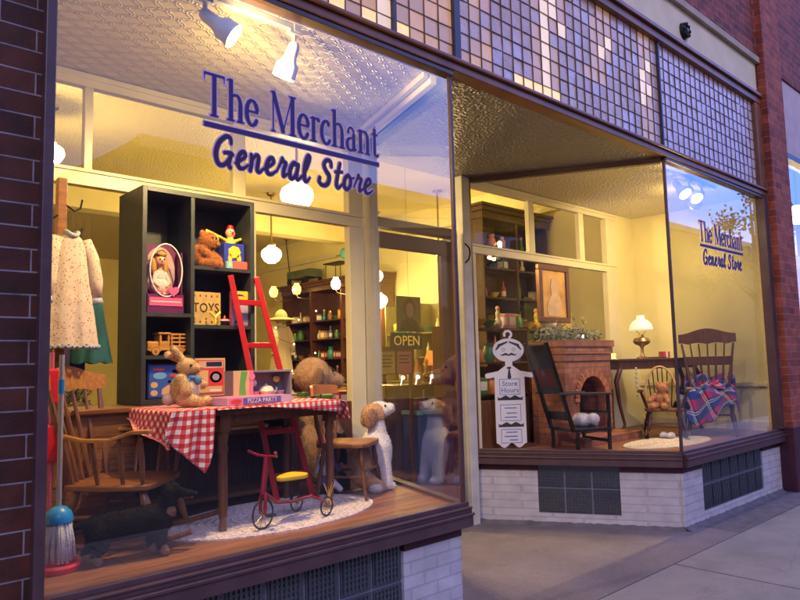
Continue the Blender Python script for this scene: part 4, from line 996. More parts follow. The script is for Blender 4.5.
for z in (.19, .025, .045):
    for k in range(5):
        if z == .045 and k % 2: continue
        x = .025+k*.039; st = [(x+.010*(1 if i % 2 == 0 else .42)*math.sin(i*math.pi/5), z+.010*(1 if i % 2 == 0 else .42)*math.cos(i*math.pi/5)) for i in range(10)]
        g.prism(st, -.002, .0, 'XZ')
sg = g.build('star_row', mat('sign_brown', (.22, .10, .04), .8), t)
# yellow Y-shaped toy and red spinner
o = G().tube([(0, 0, 0), (0, 0, .045)], .009, 8).tube([(0, 0, .04), (-.035, 0, .075)], .009, 8).tube([(0, 0, .04), (.035, 0, .075)], .009, 8).build('wooden_slingshot', mat('toy_yellow', (.8, .62, .05), .4)); o.location = (2.09, 1.10, BZ+SR[0]+.010); tag(o, 'yellow Y-shaped toy in front of the TOYS sign', 'toy')
t = thing('spinning_top', 'small red toy beside the yellow Y-shaped one', 'toy', (2.155, 1.10, BZ+SR[0]+.001))
G().lathe([(.002, 0), (.012, .01), (.03, .03), (.026, .042), (.01, .046), (.006, .06), (.001, .066)], n=18).build('body', RED, t, smooth=True); G().lathe([(.029, .026), (.032, .031), (.028, .037)], n=18).build('ring', mat('toy_white', (.8, .7, .65)), t)
t = pic_box('blister_pack', 'yellow and pink hanging pack leaning against the right side of the toy shelf', (2.20, 1.09, BZ+SR[0]+.001), .125, .225, .03, PNK,
  [('print', rp(0, .76, 1, 1), YELC), ('print', [(.25, .82), (.38, .90), (.62, .90), (.78, .82), (.62, .86), (.38, .86)], DKB), ('print', rp(.06, .05, .94, .70), mat('card_lilac', (.45, .38, .62), .3)), ('print', ov(.30, .5, .15, .09), PNK), ('print', ov(.65, .38, .18, .12), SKYB), ('print', ov(.45, .2, .2, .08), REDC), ('print', rp(.15, .08, .5, .14), WHC)], cat='toy pack')
g = G().lathe([(.02, 0), (.05, .01), (.052, .05), (.03, .07), (.001, .078)], n=16, m=TR(.066, -.004, .03) @ Matrix.Rotation(R(0), 4, 'X')); g.build('bubble', GLASS_IN, t)
# jack-in-the-box
t = thing('jack_in_the_box', 'blue and yellow tin jack-in-the-box with red-capped clown, top right shelf', 'toy', (2.165, 1.12, BZ+SR[1]+.001))
JB = mat('tin_blue', (.03, .05, .42), .3)
G().box(0, .145, 0, .13, .0, .175, bev=.004).build('tin_box', JB, t)
for p_ in (ov(.072, .118, .046, .042, 7), ov(.040, .075, .015, .03, 6), ov(.105, .075, .017, .03, 6)): G().prism(p_, -.003, .0, 'XZ').build('star_print', YELC, t)
G().box(.0, .045, -.03, -.004, .0, .05, bev=.003).build('alphabet_block', mat('teal_block', (.25, .5, .5), .5), t); G().box(.048, .15, -.03, -.004, .0, .055, bev=.003).build('red_block', mat('block_red', (.7, .12, .10), .5), t)
text_mesh('block_letters', 'B', .032, mat('cream_ink', (.8, .7, .6)), t, TR(.023, -.032, .027) @ FACE, .001)
jb = blob('clown', [('e', (.075, .06, .25), (.034, .032, .036), None, 0), ('c', (.075, .06, .175), (.075, .06, .215), .035, .022, 2), ('e', (.075, .06, .288), (.024, .022, .022), None, 1), ('c', (.04, .06, .20), (-.01, .04, .215), .014, .010, 2), ('c', (.11, .06, .20), (.14, .04, .215), .014, .010, 2), ('e', (.075, .026, .247), (.008, .008, .008), None, 1)], [SKIN, RED, YELC], t, .005, 3)
G().ball((.062, .030, .258), .005, 8).ball((.088, .030, .258), .005, 8).build('eyes', mat('eye_dark', (.02, .02, .03)), jb)
G().prism([(-.035, .15), (.0, .225), (-.10, .26), (-.11, .20)], .05, .06, 'XZ').build('paper_flap', YELC, t)

# ---- plush animals
def eyes(parent, pts, r, m=None):
    for p_ in pts: G().ball(p_, r, 10).build('eye', m or mat('eye_bead', (.01, .008, .008), .12), parent, smooth='all')
# teddy on the top right shelf
t = thing('teddy_bear', 'small orange-brown teddy bear slumped on the top right shelf', 'plush toy', (2.045, 1.20, BZ+SR[1]), R(20))
b_ = blob('body', [('e', (0, 0, .085), (.062, .055, .085), None, 0), ('e', (.03, -.03, .185), (.062, .056, .056), None, 0), ('e', (.075, -.052, .172), (.030, .026, .024), None, 1), ('e', (-.01, -.02, .232), (.022, .012, .022), None, 0), ('e', (.055, .0, .24), (.022, .012, .022), None, 0),
   ('c', (-.03, -.04, .12), (.0, -.11, .06), .026, .022, 0), ('c', (.05, -.02, .12), (.10, -.08, .055), .024, .020, 0), ('c', (-.03, -.05, .03), (-.02, -.14, .024), .033, .030, 0), ('c', (.05, -.04, .03), (.12, -.10, .024), .033, .028, 0)], [fur('ginger', (.50, .17, .04)), fur('ginger_pale', (.60, .32, .14))], t, .006)
eyes(b_, [(.045, -.086, .198), (.015, -.084, .20)], .006); G().ball((.095, -.070, .180), (.010, .008, .008), 8).build('nose', BLACKW, b_)
# rabbit on the table
t = thing('plush_rabbit', 'tan plush rabbit with blue neck bow sitting at the left end of the table', 'plush toy', (1.675, .66, 1.338), R(-42)); t.scale = (1.08, 1.08, 1.05)
TAN = fur('tan', (.68, .45, .20)); CRM = fur('cream', (.78, .66, .52), .1)
b_ = blob('body', [('e', (0, 0, .085), (.066, .058, .085), None, 0), ('e', (.028, -.012, .078), (.052, .050, .070), None, 1), ('e', (.02, -.01, .195), (.054, .046, .046), (0, R(15), 0), 0), ('e', (.060, -.018, .188), (.030, .028, .025), None, 0),
   ('c', (-.005, .012, .23), (-.085, .02, .262), .018, .020, 0), ('c', (.0, -.022, .235), (-.045, -.028, .290), .016, .018, 0), ('e', (-.055, -.004, .262), (.042, .008, .012), (0, R(-20), 0), 2),
   ('c', (.0, -.045, .135), (.03, -.070, .075), .030, .026, 0), ('c', (.04, .035, .135), (.085, .03, .105), .026, .022, 0), ('c', (.01, -.045, .035), (.09, -.060, .022), .036, .026, 0), ('c', (.01, .045, .035), (.10, .045, .022), .036, .026, 0), ('e', (-.075, 0, .035), (.03, .03, .03), None, 1)],
   [TAN, CRM, fur('ear_pink', (.80, .50, .36), .1)], t, .005)
eyes(b_, [(.048, -.052, .205)], .006); G().ball((.090, -.020, .192), (.007, .009, .006), 8).build('nose', mat('nose_pink', (.6, .25, .2)), b_)
G().ball((.045, -.03, .142), (.035, .02, .016), 10).ball((.078, -.035, .128), (.020, .012, .022), 10).ball((.025, -.045, .125), (.022, .012, .020), 10).build('neck_bow', mat('ribbon_blue', (.06, .20, .42), .7), b_, smooth='all')

# ---- table with gingham cloth
TZ = 1.325
t = thing('wooden_table', 'brown wooden table with turned legs under the red gingham cloth', 'table', (1.60, .38, ZS))
tt = [(-.10, .02), (.97, .12), (.99, .66), (-.08, .62)]
G().prism(tt, TZ-ZS-.035, TZ-ZS-.002).build('tabletop', WALN, t, bevel=.004)
g = G(); ap = [(.0, .085), (.92, .165), (.94, .60), (.0, .57)]
for a, b_ in zip(ap, ap[1:]+ap[:1]): fr_box(g, a, b_, TZ-ZS-.085, TZ-ZS-.036, -.01, .012)
g.build('apron', WALN, t)
LEG = [(.017, 0), (.022, .03), (.018, .06), (.024, .12), (.026, .30), (.022, .40), (.030, .43), (.022, .46), (.030, .49), (.026, .52)]
for a in ((.20, .09), (.95, .16), (.93, .60), (.10, .56)):
    lg = G().lathe(LEG, (a[0], a[1], 0), 14).build('leg', WALN, t, smooth=True)
    G().box(a[0]-.03, a[0]+.03, a[1]-.03, a[1]+.03, .52, TZ-ZS-.037).build('leg_block', WALN, lg)
GING = check_mat('red_gingham', (.78, .70, .68), (.62, .10, .11), (.45, .012, .025), .021)
def cloth_patch(name, P_fn, nu, nv, m, parent=None, uvscale=1, thick=.003):
    vs = []; uvs = []
    for j in range(nv+1):
        for i in range(nu+1):
            p, uv = P_fn(i/nu, j/nv); vs.append(p); uvs.append(uv)
    fs = [(j*(nu+1)+i, j*(nu+1)+i+1, (j+1)*(nu+1)+i+1, (j+1)*(nu+1)+i) for j in range(nv) for i in range(nu)]
    me = bpy.data.meshes.new(name); me.from_pydata(vs, [], fs); me.materials.append(m); ul = me.uv_layers.new()
    for l in me.loops: ul.data[l.index].uv = uvs[l.vertex_index]
    for p in me.polygons: p.use_smooth = True
    o = bpy.data.objects.new(name, me); COL.objects.link(o)
    if parent: o.parent = parent
    sd = o.modifiers.new('s', 'SOLIDIFY'); sd.thickness = thick
    return o
def cl(u, v):
    # u across the diamond-laid cloth, v front to back; the left and right corners hang down
    x = 1.22+u*1.50; y = .365+v*.60
    e0, e1 = 1.51, 2.575; z = TZ+.004+.002*math.sin(u*19+v*7)
    # width narrows toward the left point
    s_ = x; yy = y; hang = 0
    if x < e0:
        d = e0-x; z = TZ+.004-d*1.0*min(1, d/.02+.3); x = e0-.018-.12*d+.02*math.sin(v*8)*min(1, d*6)
        z = max(z, TZ-.15*max(0., 1-abs(v-.02)*.9)-.03); 
        yy = .385+v*.56-.03*math.sin(v*9)*d
    elif x > e1:
        d = x-e1; z = TZ+.004-d*.85; x = e1+.02+.2*d+.015*math.sin(v*14)*min(1, d*6); yy = y+.06
        z = max(z, TZ-.02-.13*max(0., 1-abs(v-.05)*1.2))
    else: yy = y+.09*(x-e0)
    return (x, yy, z), (s_*.7+y*.7, y*.7-s_*.7)
o = cloth_patch('gingham_tablecloth', cl, 90, 40, GING); tag(o, 'red and white checked tablecloth hanging off the left end of the table', 'tablecloth')
# front corner of the cloth, hanging before the apron at the left
def cf(u, v):
    L = .31*(1-abs(u-.80)*(.72 if u < .80 else 1.6)); x = 1.47+u*.24; z = TZ+.006-v*max(.02, L); y = .371-.02*v+.016*math.sin(u*13)*v+.09*(x-1.6)
    return (x-.03*v*(1-u)-.02*v, y, z+.004*math.sin(u*13)*v), ((x)*1.0, z*1.0)
GING2 = check_mat('red_gingham_straight', (.78, .70, .68), (.62, .10, .11), (.45, .012, .025), .021)
c2 = cloth_patch('hanging_corner', cf, 30, 24, GING2, o)
def cf3(u, v):
    L = .05+.10*u; x = 1.72+u*.86; z = TZ+.006-v*(.012 if u < .35 else .012+.10*(u-.35)); y = .375+.09*(x-1.6)-.006*v-.004*math.sin(u*30)*v
    return (x, y, z), (x, z)
cloth_patch('front_edge', cf3, 40, 4, GING2, o)

# things on the table
t = thing('pizza_game_box', 'flat pink and blue box lettered PIZZA PARTY lying on the table front', 'toy box', (1.83, .475, TZ+.006), R(6))
G().box(0, .44, 0, .22, 0, .042, bev=.002).build('carton', mat('lilac_card', (.50, .42, .60), .4), t)
G().box(.01, .10, -.0015, .0, .004, .038).build('print', PNK, t); G().prism(ov(.055, .021, .035, .012), -.003, -.0015, 'XZ').build('badge', REDC, t)
G().box(.10, .36, -.0015, .0, .004, .038).build('title_band', mat('title_blue', (.10, .10, .40)), t)
text_mesh('lettering', 'PIZZA PARTY', .036, WHC, t, TR(.23, -.003, .021) @ FACE, .0008, sx=.95)
G().box(.0, .44, .0, .22, .0421, .0426).build('top_print', PNK, t)
t = thing('toy_tea_set_box', 'clear-windowed play kitchen set box, green and pink at its left, standing on the table', 'toy box', (1.99, .70, TZ+.006))
G().box(0, .40, .09, .10, 0, .185).box(0, .40, 0, .09, 0, .012).box(.0, .012, 0, .09, .012, .185).box(.388, .40, 0, .09, .012, .185).box(.012, .388, 0, .09, .173, .185).build('carton', mat('kit_grey_card', (.22, .20, .26), .5), t)
G().box(.0, .12, -.003, .0, .0, .185).build('front_print', TANC, t); G().prism([(.035, .02), (.085, .02), (.075, .10), (.09, .18), (.05, .182), (.04, .10)], -.005, -.003, 'XZ').build('green_print', GRN, t); G().box(.105, .128, -.006, -.003, 0, .185).build('pink_strip', PNK, t)
G().prism(ov(.12, .15, .02, .022, 8), -.008, -.006, 'XZ').build('flower_print', PNK, t)
pane('clear_front', (.128, -.001), (.39, -.001), .0, .18, GLASS_IN, t)
G().lathe([(.02, 0), (.045, .02), (.050, .045), (.035, .07), (.012, .078), (.001, .09)], (.25, .05, .016), 16).tube([(.295, .05, .04), (.32, .05, .06), (.325, .05, .08)], .007, 6).build('teapot', mat('cream_plastic', (.7, .62, .5), .3), t, smooth=True)
for x, c in ((.17, PNK), (.345, mat('mauve_plastic', (.4, .3, .45), .3))): G().lathe([(.012, 0), (.026, .02), (.03, .045), (.026, .045), (.02, .01)], (x, .05, .016), 14).build('cup', c, t, smooth=True)
G().ball((.17, .06, .11), (.02, .015, .022), 10).build('charm', WHC, t); G().ball((.33, .06, .13), (.026, .01, .02), 10).build('charm', mat('gold_foil', (.8, .6, .2)), t)

# ---- chairs: generic spindle builder in local space, facing +x
def spindle_chair(t, seat_z, sw, sd, back_h, lean, m_seat, m_leg, m_rail, rail_h=.10, spindles=5, arms=None, rockers=False, hoop=False, legr=.013, splay=.06, rail_curve=.05, wavy=False, spr=.008, mid_rail=None):
    """seat front is +x; width along y"""
    st = [(-sd/2, -sw/2*.82), (-sd/4, -sw/2*.95), (sd*.25, -sw/2), (sd*.45, -sw/2*.93), (sd/2, -sw/2*.6), (sd/2, sw/2*.6), (sd*.45, sw/2*.93), (sd*.25, sw/2), (-sd/4, sw/2*.95), (-sd/2, sw/2*.82)]
    G().prism(st, seat_z-.030, seat_z).build('seat', m_seat, t, bevel=.008)
    zb = .045 if rockers else 0
    for sx in (1, -1):
        for sy in (1, -1):
            a = Vector((sx*sd*.36, sy*sw*.36, seat_z-.028)); b_ = Vector((sx*(sd*.40+splay), sy*(sw*.38+splay*.6), zb))
            ps = [a.lerp(b_, k) for k in (0, .15, .3, .4, .5, .6, .75, .88, 1)]
            G().tube(ps, [legr*.8, legr*1.1, legr*1.35, legr*.85, legr*1.3, legr*1.35, legr*1.1, legr*.8, legr*.7], 10).build('leg', m_leg, t, smooth=True)
    for sy in (1, -1):
        k = .55; G().tube([Vector((sx*(sd*.36+(sd*.04+splay)*k), sy*(sw*.36+(sw*.02+splay*.6)*k), (seat_z-.028)*(1-k)+zb*k)) for sx in (1, -1)], legr*.6, 8).build('stretcher', m_leg, t)
    G().tube([(sd*.38+splay*.5, -sw*.37, seat_z*.5), (sd*.38+splay*.5, sw*.37, seat_z*.5)], legr*.6, 8).build('stretcher', m_leg, t)
    if rockers:
        for sy in (1, -1):
            yy = sy*(sw*.38+splay*.6)
            pts = [(x, yy, .012+.22*(x/(sd))**2*.35) for x in [(-1+2*k/14)*(sd*.95) for k in range(15)]]
            g = G()
            g.tube(pts, .013, 8); g.build('rocker', m_leg, t, smooth=True)
    # back
    top = lambda s_: Vector((-sd*.46-lean-rail_curve*(1-(s_)**2), s_*sw*.52, seat_z+back_h))
    bot = lambda s_: Vector((-sd*.42-.02*(1-s_*s_), s_*sw*.36, seat_z-.01))
    if hoop:
        pts = [bot(-1)]; n = 18
        for k in range(n+1):
            a = math.pi*k/n; s_ = -math.cos(a); hh = math.sin(a)
            pts.append(Vector((-sd*.42-lean*hh, s_*sw*.42, seat_z+.10+(back_h-.10)*hh)))
        pts.append(bot(1)); G().tube(pts, legr*.8, 8).build('hoop', m_rail, t, smooth=True)
        for k in range(spindles):
            s_ = -1+2*(k+.5)/spindles; h_ = math.sqrt(max(0, 1-(s_*.9)**2))
            G().tube([bot(s_*.8), (-sd*.42-lean*h_, s_*sw*.38, seat_z+.10+(back_h-.10)*h_)], spr*.8, 6).build('spindle', m_leg, t)
    else:
        n = 12; g = G(); A = []; 
        for k in range(n+1):
            s_ = -1+2*k/n; p = top(s_*1.12); zt = rail_h*(.5+.22*(math.cos(s_*math.pi*1.0) if wavy else (1-s_*s_))); zb_ = -rail_h*.5*(1-.25*(abs(math.sin(s_*math.pi*1.5)) if wavy else 0))
            A.append((p, zt, zb_))
        prof = []
        for p, zt, zb_ in A: prof.append([g.b.verts.new((p.x+dx, p.y, p.z+dz)) for dx, dz in ((-.008, zb_), (.010, zb_), (.006, zt), (-.012, zt))])
        for P_, Q_ in zip(prof, prof[1:]):
            for k in range(4): g.b.faces.new((P_[k], P_[(k+1) % 4], Q_[(k+1) % 4], Q_[k]))
        g.b.faces.new(prof[0]); g.b.faces.new(prof[-1][::-1]); g.build('top_rail', m_rail, t, smooth=True)
        for k in range(spindles):
            s_ = -1+2*k/(spindles-1); a, b_ = bot(s_), top(s_)+Vector((0, 0, -rail_h*.45)); ed = k in (0, spindles-1)
            ps = [a.lerp(b_, q) for q in (0, .2, .35, .5, .8, 1)]
            G().tube(ps, [spr*x*(1.5 if ed else 1) for x in (.8, 1, 1.5, 1.2, .9, .8)], 8).build('back_post' if ed else 'spindle', m_leg, t, smooth=True)
        if mid_rail: G().bar(top(-1).lerp(bot(-1), mid_rail), top(1).lerp(bot(1), mid_rail), .014, .10).build('middle_rail', m_rail, t, bevel=.004)
    if arms:
        az = seat_z+arms
        for sy in (1, -1):
            y0 = sy*sw*.44; y1 = sy*sw*.58; back = Vector((-sd*.44-lean*arms/back_h-.01, y0, az+.015))
            pts = [back, Vector((-sd*.2, y1, az-.006)), Vector((sd*.10, y1, az-.008)), Vector((sd*.36, y1*1.02, az+.030)), Vector((sd*.56, y1*1.04, az+.032))]
            ws = [.016, .018, .020, .030, .028]; g = G(); pr_ = []
            for p, w2 in zip(pts, ws): pr_.append([g.b.verts.new((p.x, p.y+dy*w2, p.z+dz)) for dy, dz in ((-1, -.009), (1, -.009), (1, .009), (-1, .009))])
            for P_, Q_ in zip(pr_, pr_[1:]):
                for k in range(4): g.b.faces.new((P_[k], P_[(k+1) % 4], Q_[(k+1) % 4], Q_[k]))
            g.b.faces.new(pr_[0][::-1]); g.b.faces.new(pr_[-1]); g.build('arm', m_rail if m_rail is not OAK else m_leg, t, smooth=True, bevel=.003)
            for xx in (-.10*sd, .18*sd, .40*sd): G().tube([(xx, sy*sw*.43, seat_z-.005), (xx*1.05, sy*sw*.50, seat_z+arms*.5), (xx*1.1, y1, az)], [spr*.9, spr*1.4, spr*.8], 8).build('arm_spindle', m_leg, t, smooth=True)
    return t
t = thing('rocking_chair', 'brown spindle-back rocking chair with honey oak top rail, behind the mop', 'rocking chair', (1.41, .76, ZS), R(-45))
spindle_chair(t, .305, .50, .44, .50, .07, OAK, wood_mat('warm_chair_wood', (.13, .05, .02), (.25, .10, .04), gap=False, axis='Z', rough=.35), wood_mat('bright_rail_oak', (.34, .14, .035), (.55, .25, .07), gap=False, axis='X', rough=.35), rail_h=.11, spindles=6, arms=.225, rockers=True, wavy=True, spr=.011, legr=.019)
t = thing('childs_chair', 'small wooden chair with orange-brown back rail at the right end of the table', 'chair', (2.86, .74, ZS), R(-58))
spindle_chair(t, .36, .38, .34, .33, .02, OAK, WALN, mat('orange_rail', (.48, .17, .05), .4, var=.2), rail_h=.055, spindles=4, legr=.013, splay=.03)

# ---- mop in its tray
t = thing('mop', 'white string mop with blue cap and grey handle standing at the left end', 'mop', (.985, .42, ZS))
G().cyl((0, 0, .22), (.0, .0, .93), .011, n=10).build('handle', mat('mop_handle', (.42, .38, .36), .5, var=.15), t)
G().cyl((0, 0, .76), (0, 0, .82), .014, n=10).build('grip', mat('mop_blue', (.02, .28, .62), .35), t)
G().lathe([(.060, .205), (.060, .225), (.050, .25), (.030, .268), (.013, .275)], n=24).build('cap', mat('mop_blue', (.02, .28, .62)), t, smooth=True)
g = G(); rr = random.Random(3)
for k in range(64):
    a = 2*math.pi*k/64+rr.uniform(-.05, .05); r0 = .050+rr.uniform(-.014, .002); r1 = .066+rr.uniform(-.02, .008); zb_ = .038+rr.uniform(0, .02)
    g.tube([(r0*math.cos(a), r0*math.sin(a), .212), ((r0+r1)/2*1.04*math.cos(a), (r0+r1)/2*1.04*math.sin(a), .14), (r1*math.cos(a+.06), r1*math.sin(a+.06), zb_)], [.0055, .0065, .0068], 6)
s_ = g.build('mop_strings', mat('cotton_string', (.68, .66, .72), .95, var=.12, vscale=40, bump=.8, bscale=220), t, smooth='all'); s_['kind'] = 'stuff'
o = G().lathe([(.0, .0), (.088, .0), (.094, .022), (.088, .034), (.080, .030), (.082, .012), (.001, .010)], n=30).build('mop_tray', mat('tray_red', (.75, .03, .03), .4), smooth=True)
o.location = (.985, .42, ZS+.001); tag(o, 'bright red round tray under the mop', 'tray')
t = thing('childs_broom', 'red and orange child cleaning toy hanging behind the mop by the window frame', 'toy', (1.06, .78, ZS))
G().box(-.055, .02, -.02, .02, .70, .87, bev=.01).build('red_head', mat('plastic_red', (.75, .02, .02), .4), t); G().box(-.045, .035, -.02, .02, .42, .60, bev=.012).build('red_fringe', mat('plastic_red', (.75, .02, .02)), t)
g = G()
for k in range(9): g.tube([(-.035+.008*k, 0, .43), (-.045+.010*k, .01, .36), (-.05+.011*k, 0, .30)], [.006, .006, .004], 6)
g.build('orange_tassel', mat('orange_yarn', (.85, .32, .03), .9), t); G().cyl((-.01, 0, .0), (-.01, .0, .95), .010, n=8).build('handle', mat('pink_plastic', (.6, .12, .2), .4), t)

# ---- coat rack with dress
t = thing('coat_rack', 'square reddish-brown wooden coat rack post with iron hooks by the left frame', 'coat rack', (1.17, 1.10, ZS))
G().box(-.024, .024, -.024, .024, 0, 1.91, bev=.004).build('post', OAK, t)
for (hx, hz) in ((1, 1.76), (-1, 1.70), (1, 1.60)): G().tube([(hx*.02, -.02, hz), (hx*.06, -.03, hz-.03), (hx*.09, -.03, hz-.01), (hx*.10, -.03, hz+.04)], .005, 6).build('hook', IRON, t, smooth=True)
G().box(-.15, .15, -.03, .03, 0, .04).box(-.03, .03, -.15, .15, .04, .08).build('foot', OAK, t)
def garment(name, label, loc, W0, W1, Ht, m, trim, rz=0, arm=None, seed=1, cat='dress'):
    """empty dress hung from the top: closed tube of cloth with folds"""
    t = thing(name, label, cat, loc, rz); n = 48; rows = 22; vs = []; fs = []; rr = random.Random(seed); ph = [rr.uniform(0, 6) for _ in range(4)]
    for j in range(rows+1):
        v = j/rows; z = -Ht*v
        ww = (W0*.30 if v < .04 else W0*(.62+.38*min(1, (v-.04)/.10))) if v < .14 else W0+(W1-W0)*((v-.14)/.86)**1.1
        dd = (.03+.05*v)
        for i in range(n):
            a = 2*math.pi*i/n; f = 1+.10*v*math.sin(a*9+ph[0])+.06*v*math.sin(a*14+ph[1]+v*3)
            vs.append((ww/2*math.cos(a)*(1+.03*v*math.sin(a*7)), dd*math.sin(a)*f*1.2, z+.006*math.sin(a*9)*v))
    for j in range(rows):
        for i in range(n): fs.append((j*n+i, (j+1)*n+i, (j+1)*n+(i+1) % n, j*n+(i+1) % n))
    me = bpy.data.meshes.new('bodice'); me.from_pydata(vs, [], fs); me.materials.append(m)
    for p in me.polygons: p.use_smooth = True
    o = bpy.data.objects.new('bodice', me); COL.objects.link(o); o.parent = t
    if arm:
        for sx in (-1, 1):
            G().tube([(sx*W0*.40, 0, -.05*Ht), (sx*W0*.56, -.01, -.20*Ht), (sx*(W0*.66), -.03, -.42*Ht), (sx*(W0*.70), -.03, -.58*Ht)], [.035, .042, .040, .026], 16).build('sleeve', m, t, smooth='all')
            G().tube([(sx*(W0*.70), -.03, -.57*Ht), (sx*(W0*.715), -.03, -.62*Ht)], [.028, .036], 16).build('cuff', trim, t, smooth='all')
    if trim:
        g = G(); pts = []
        for i in range(n*2): a = 2*math.pi*i/(n*2); pts.append((W1/2*1.02*math.cos(a), .10*math.sin(a)*(1+.1*math.sin(a*9)), -Ht-.012*abs(math.sin(a*16))))
        g.tube(pts, .008, 6, closed=True); g.build('lace_hem', trim, t, smooth='all')
        g = G(); g.tube([(W0*.17*math.cos(a), .032*math.sin(a)-.01, -.004+.012*math.cos(a*2)) for a in [2*math.pi*k/20 for k in range(20)]], .012, 8, closed=True); g.build('collar', trim if arm else m, t, smooth='all')
    return t
garment('floral_dress', 'cream child dress with tiny pink flowers and lace hem hung on the coat rack', (1.19, 1.00, 2.27), .19, .31, .60, dots_mat('floral_cotton', (.66, .53, .42), (.45, .16, .14), 62, .27), mat('blue_lace', (.45, .50, .58), .9, bump=.8, bscale=200), R(8), arm=True)
garment('teal_skirt', 'dark teal garment hanging behind the cream floral dress', (1.37, 1.22, 1.98), .14, .26, .40, mat('teal_cloth', (.015, .10, .11), .9, var=.4), None, 0, seed=5)
garment('indigo_shawl', 'indigo-blue cloth hanging below the hem of the floral dress', (1.27, 1.25, 1.74), .20, .16, .24, mat('indigo_cloth', (.045, .03, .13), .9, var=.4), None, 0, seed=8, cat='cloth')

# ---- dachshund, standing by the glass, facing right
t = thing('plush_dachshund', 'black and tan dachshund figure standing on the floor beside the mop', 'plush dog', (1.27, .36, ZS), R(-10))
BK = fur('black', (.013, .011, .012), .3); TN = fur('rust', (.24, .11, .06))
b_ = blob('body', [('c', (-.13, 0, .155), (.13, 0, .165), .062, .068, 0), ('c', (.13, 0, .17), (.175, -.01, .255), .052, .038, 0), ('e', (.185, -.01, .285), (.046, .038, .040), None, 0), ('c', (.205, -.012, .275), (.285, -.03, .262), .028, .015, 0), ('c', (.215, -.013, .262), (.275, -.028, .252), .017, .011, 1),
   ('e', (.165, -.048, .265), (.024, .010, .044), None, 0), ('e', (.165, .032, .265), (.024, .010, .044), None, 0), ('e', (.17, -.03, .195), (.03, .03, .03), None, 1),
   ('c', (.13, -.035, .13), (.135, -.040, .045), .032, .020, 0), ('c', (.135, -.04, .05), (.150, -.045, .020), .020, .020, 1), ('c', (.12, .035, .13), (.10, .040, .045), .032, .020, 0), ('c', (.10, .04, .05), (.115, .042, .020), .020, .020, 1),
   ('c', (-.13, -.035, .14), (-.115, -.042, .085), .042, .026, 0), ('c', (-.115, -.042, .085), (-.15, -.045, .045), .024, .018, 0), ('c', (-.15, -.045, .045), (-.135, -.048, .018), .018, .019, 1), ('c', (-.14, .035, .14), (-.15, .042, .08), .042, .026, 0), ('c', (-.15, .042, .08), (-.18, .045, .045), .024, .018, 0), ('c', (-.18, .045, .045), (-.165, .046, .018), .018, .019, 1),
   ('c', (-.18, 0, .19), (-.27, .0, .155), .018, .010, 0)], [BK, TN], t, .0065)
eyes(b_, [(.215, -.046, .295)], .006); G().ball((.292, -.033, .263), (.009, .010, .008), 8).build('nose', BLACKW, b_)

# ---- braided oval rug
RUG = mat('braided_rug_wool', (.66, .56, .60), .95, var=.35, vscale=60, bump=.9, bscale=160)
def rug(name, label, c, rx, ry, rz, m):
    t = thing(name, label, 'rug', (*c, ZS), rz)
    g = G()
    for k in range(14):
        f = (k+.6)/14; g.tube([(rx*f*math.cos(a), ry*f*math.sin(a), .005) for a in [2*math.pi*i/48 for i in range(48)]], max(rx, ry)/14*.52 if False else .010+.0*f, 5, closed=True)
    g.b.verts.ensure_lookup_table(); g.build('braid', m, t, smooth='all')['kind'] = 'stuff'
    G().prism([(rx*math.cos(2*math.pi*i/48), ry*math.sin(2*math.pi*i/48)) for i in range(48)], .0, .008).build('rug_base', m, t)
    return t
rug('oval_rug', 'pale mauve braided oval rug under the table and tricycle', (2.22, .63), .68, .40, R(3), RUG)

# ---- tricycle
t = thing('tricycle', 'vintage-style raspberry metal tricycle with thin wheels and yellow seat', 'tricycle', (1.96, .34, ZS+.012), R(14))
def wheel(par, c, r, name='wheel'):
    o = G().tube([(c[0]+r*math.cos(a), c[1], c[2]+r*math.sin(a)) for a in [2*math.pi*k/32 for k in range(32)]], .0050, 8, closed=True).build(name, IRON, par, smooth='all')
    g = G()
    for k in range(10): a = 2*math.pi*k/10; g.cyl((c[0], c[1], c[2]), (c[0]+r*math.cos(a), c[1], c[2]+r*math.sin(a)), .0014, n=5)
    g.build('spokes', BRASS, o); G().cyl((c[0], c[1]-.014, c[2]), (c[0], c[1]+.014, c[2]), .008, n=10).build('hub', BRASS, o); return o
wheel(t, (0, 0, .078), .074); wheel(t, (.40, -.10, .055), .050); wheel(t, (.42, .14, .055), .050)
G().tube([(0, -.016, .078), (.0, -.018, .16), (.008, 0, .20)], .010, 8).tube([(0, .016, .078), (.0, .018, .16), (.008, 0, .20)], .010, 8).build('fork', DRED, t, smooth=True)
G().tube([(.0, 0, .18), (.012, 0, .26), (.03, 0, .37)], .015, 10).build('head_tube', DRED, t, smooth=True)
G().tube([(-.01, -.10, .40), (.03, -.07, .375), (.03, 0, .37), (.03, .07, .375), (-.01, .10, .40)], .008, 8).build('handlebar', DRED, t, smooth=True)
G().tube([(.012, 0, .185), (.10, 0, .12), (.22, 0, .105), (.41, .02, .10)], .010, 10).build('frame_tube', DRED, t, smooth=True)
G().tube([(.40, -.10, .055), (.405, -.09, .08), (.41, .02, .10), (.42, .13, .08), (.42, .14, .055)], .007, 8).build('rear_axle', DRED, t, smooth=True)
G().tube([(.22, 0, .105), (.21, 0, .17), (.22, 0, .225)], .007, 8).build('seat_post', IRON, t)
G().prism([(.12, -.02), (.17, -.045), (.26, -.07), (.30, -.055), (.31, 0), (.30, .055), (.26, .07), (.17, .045), (.12, .02)], .225, .252).build('seat', YEL, t, bevel=.008)
G().box(-.012, .03, -.065, -.03, .070, .082).build('pedal', IRON, t)

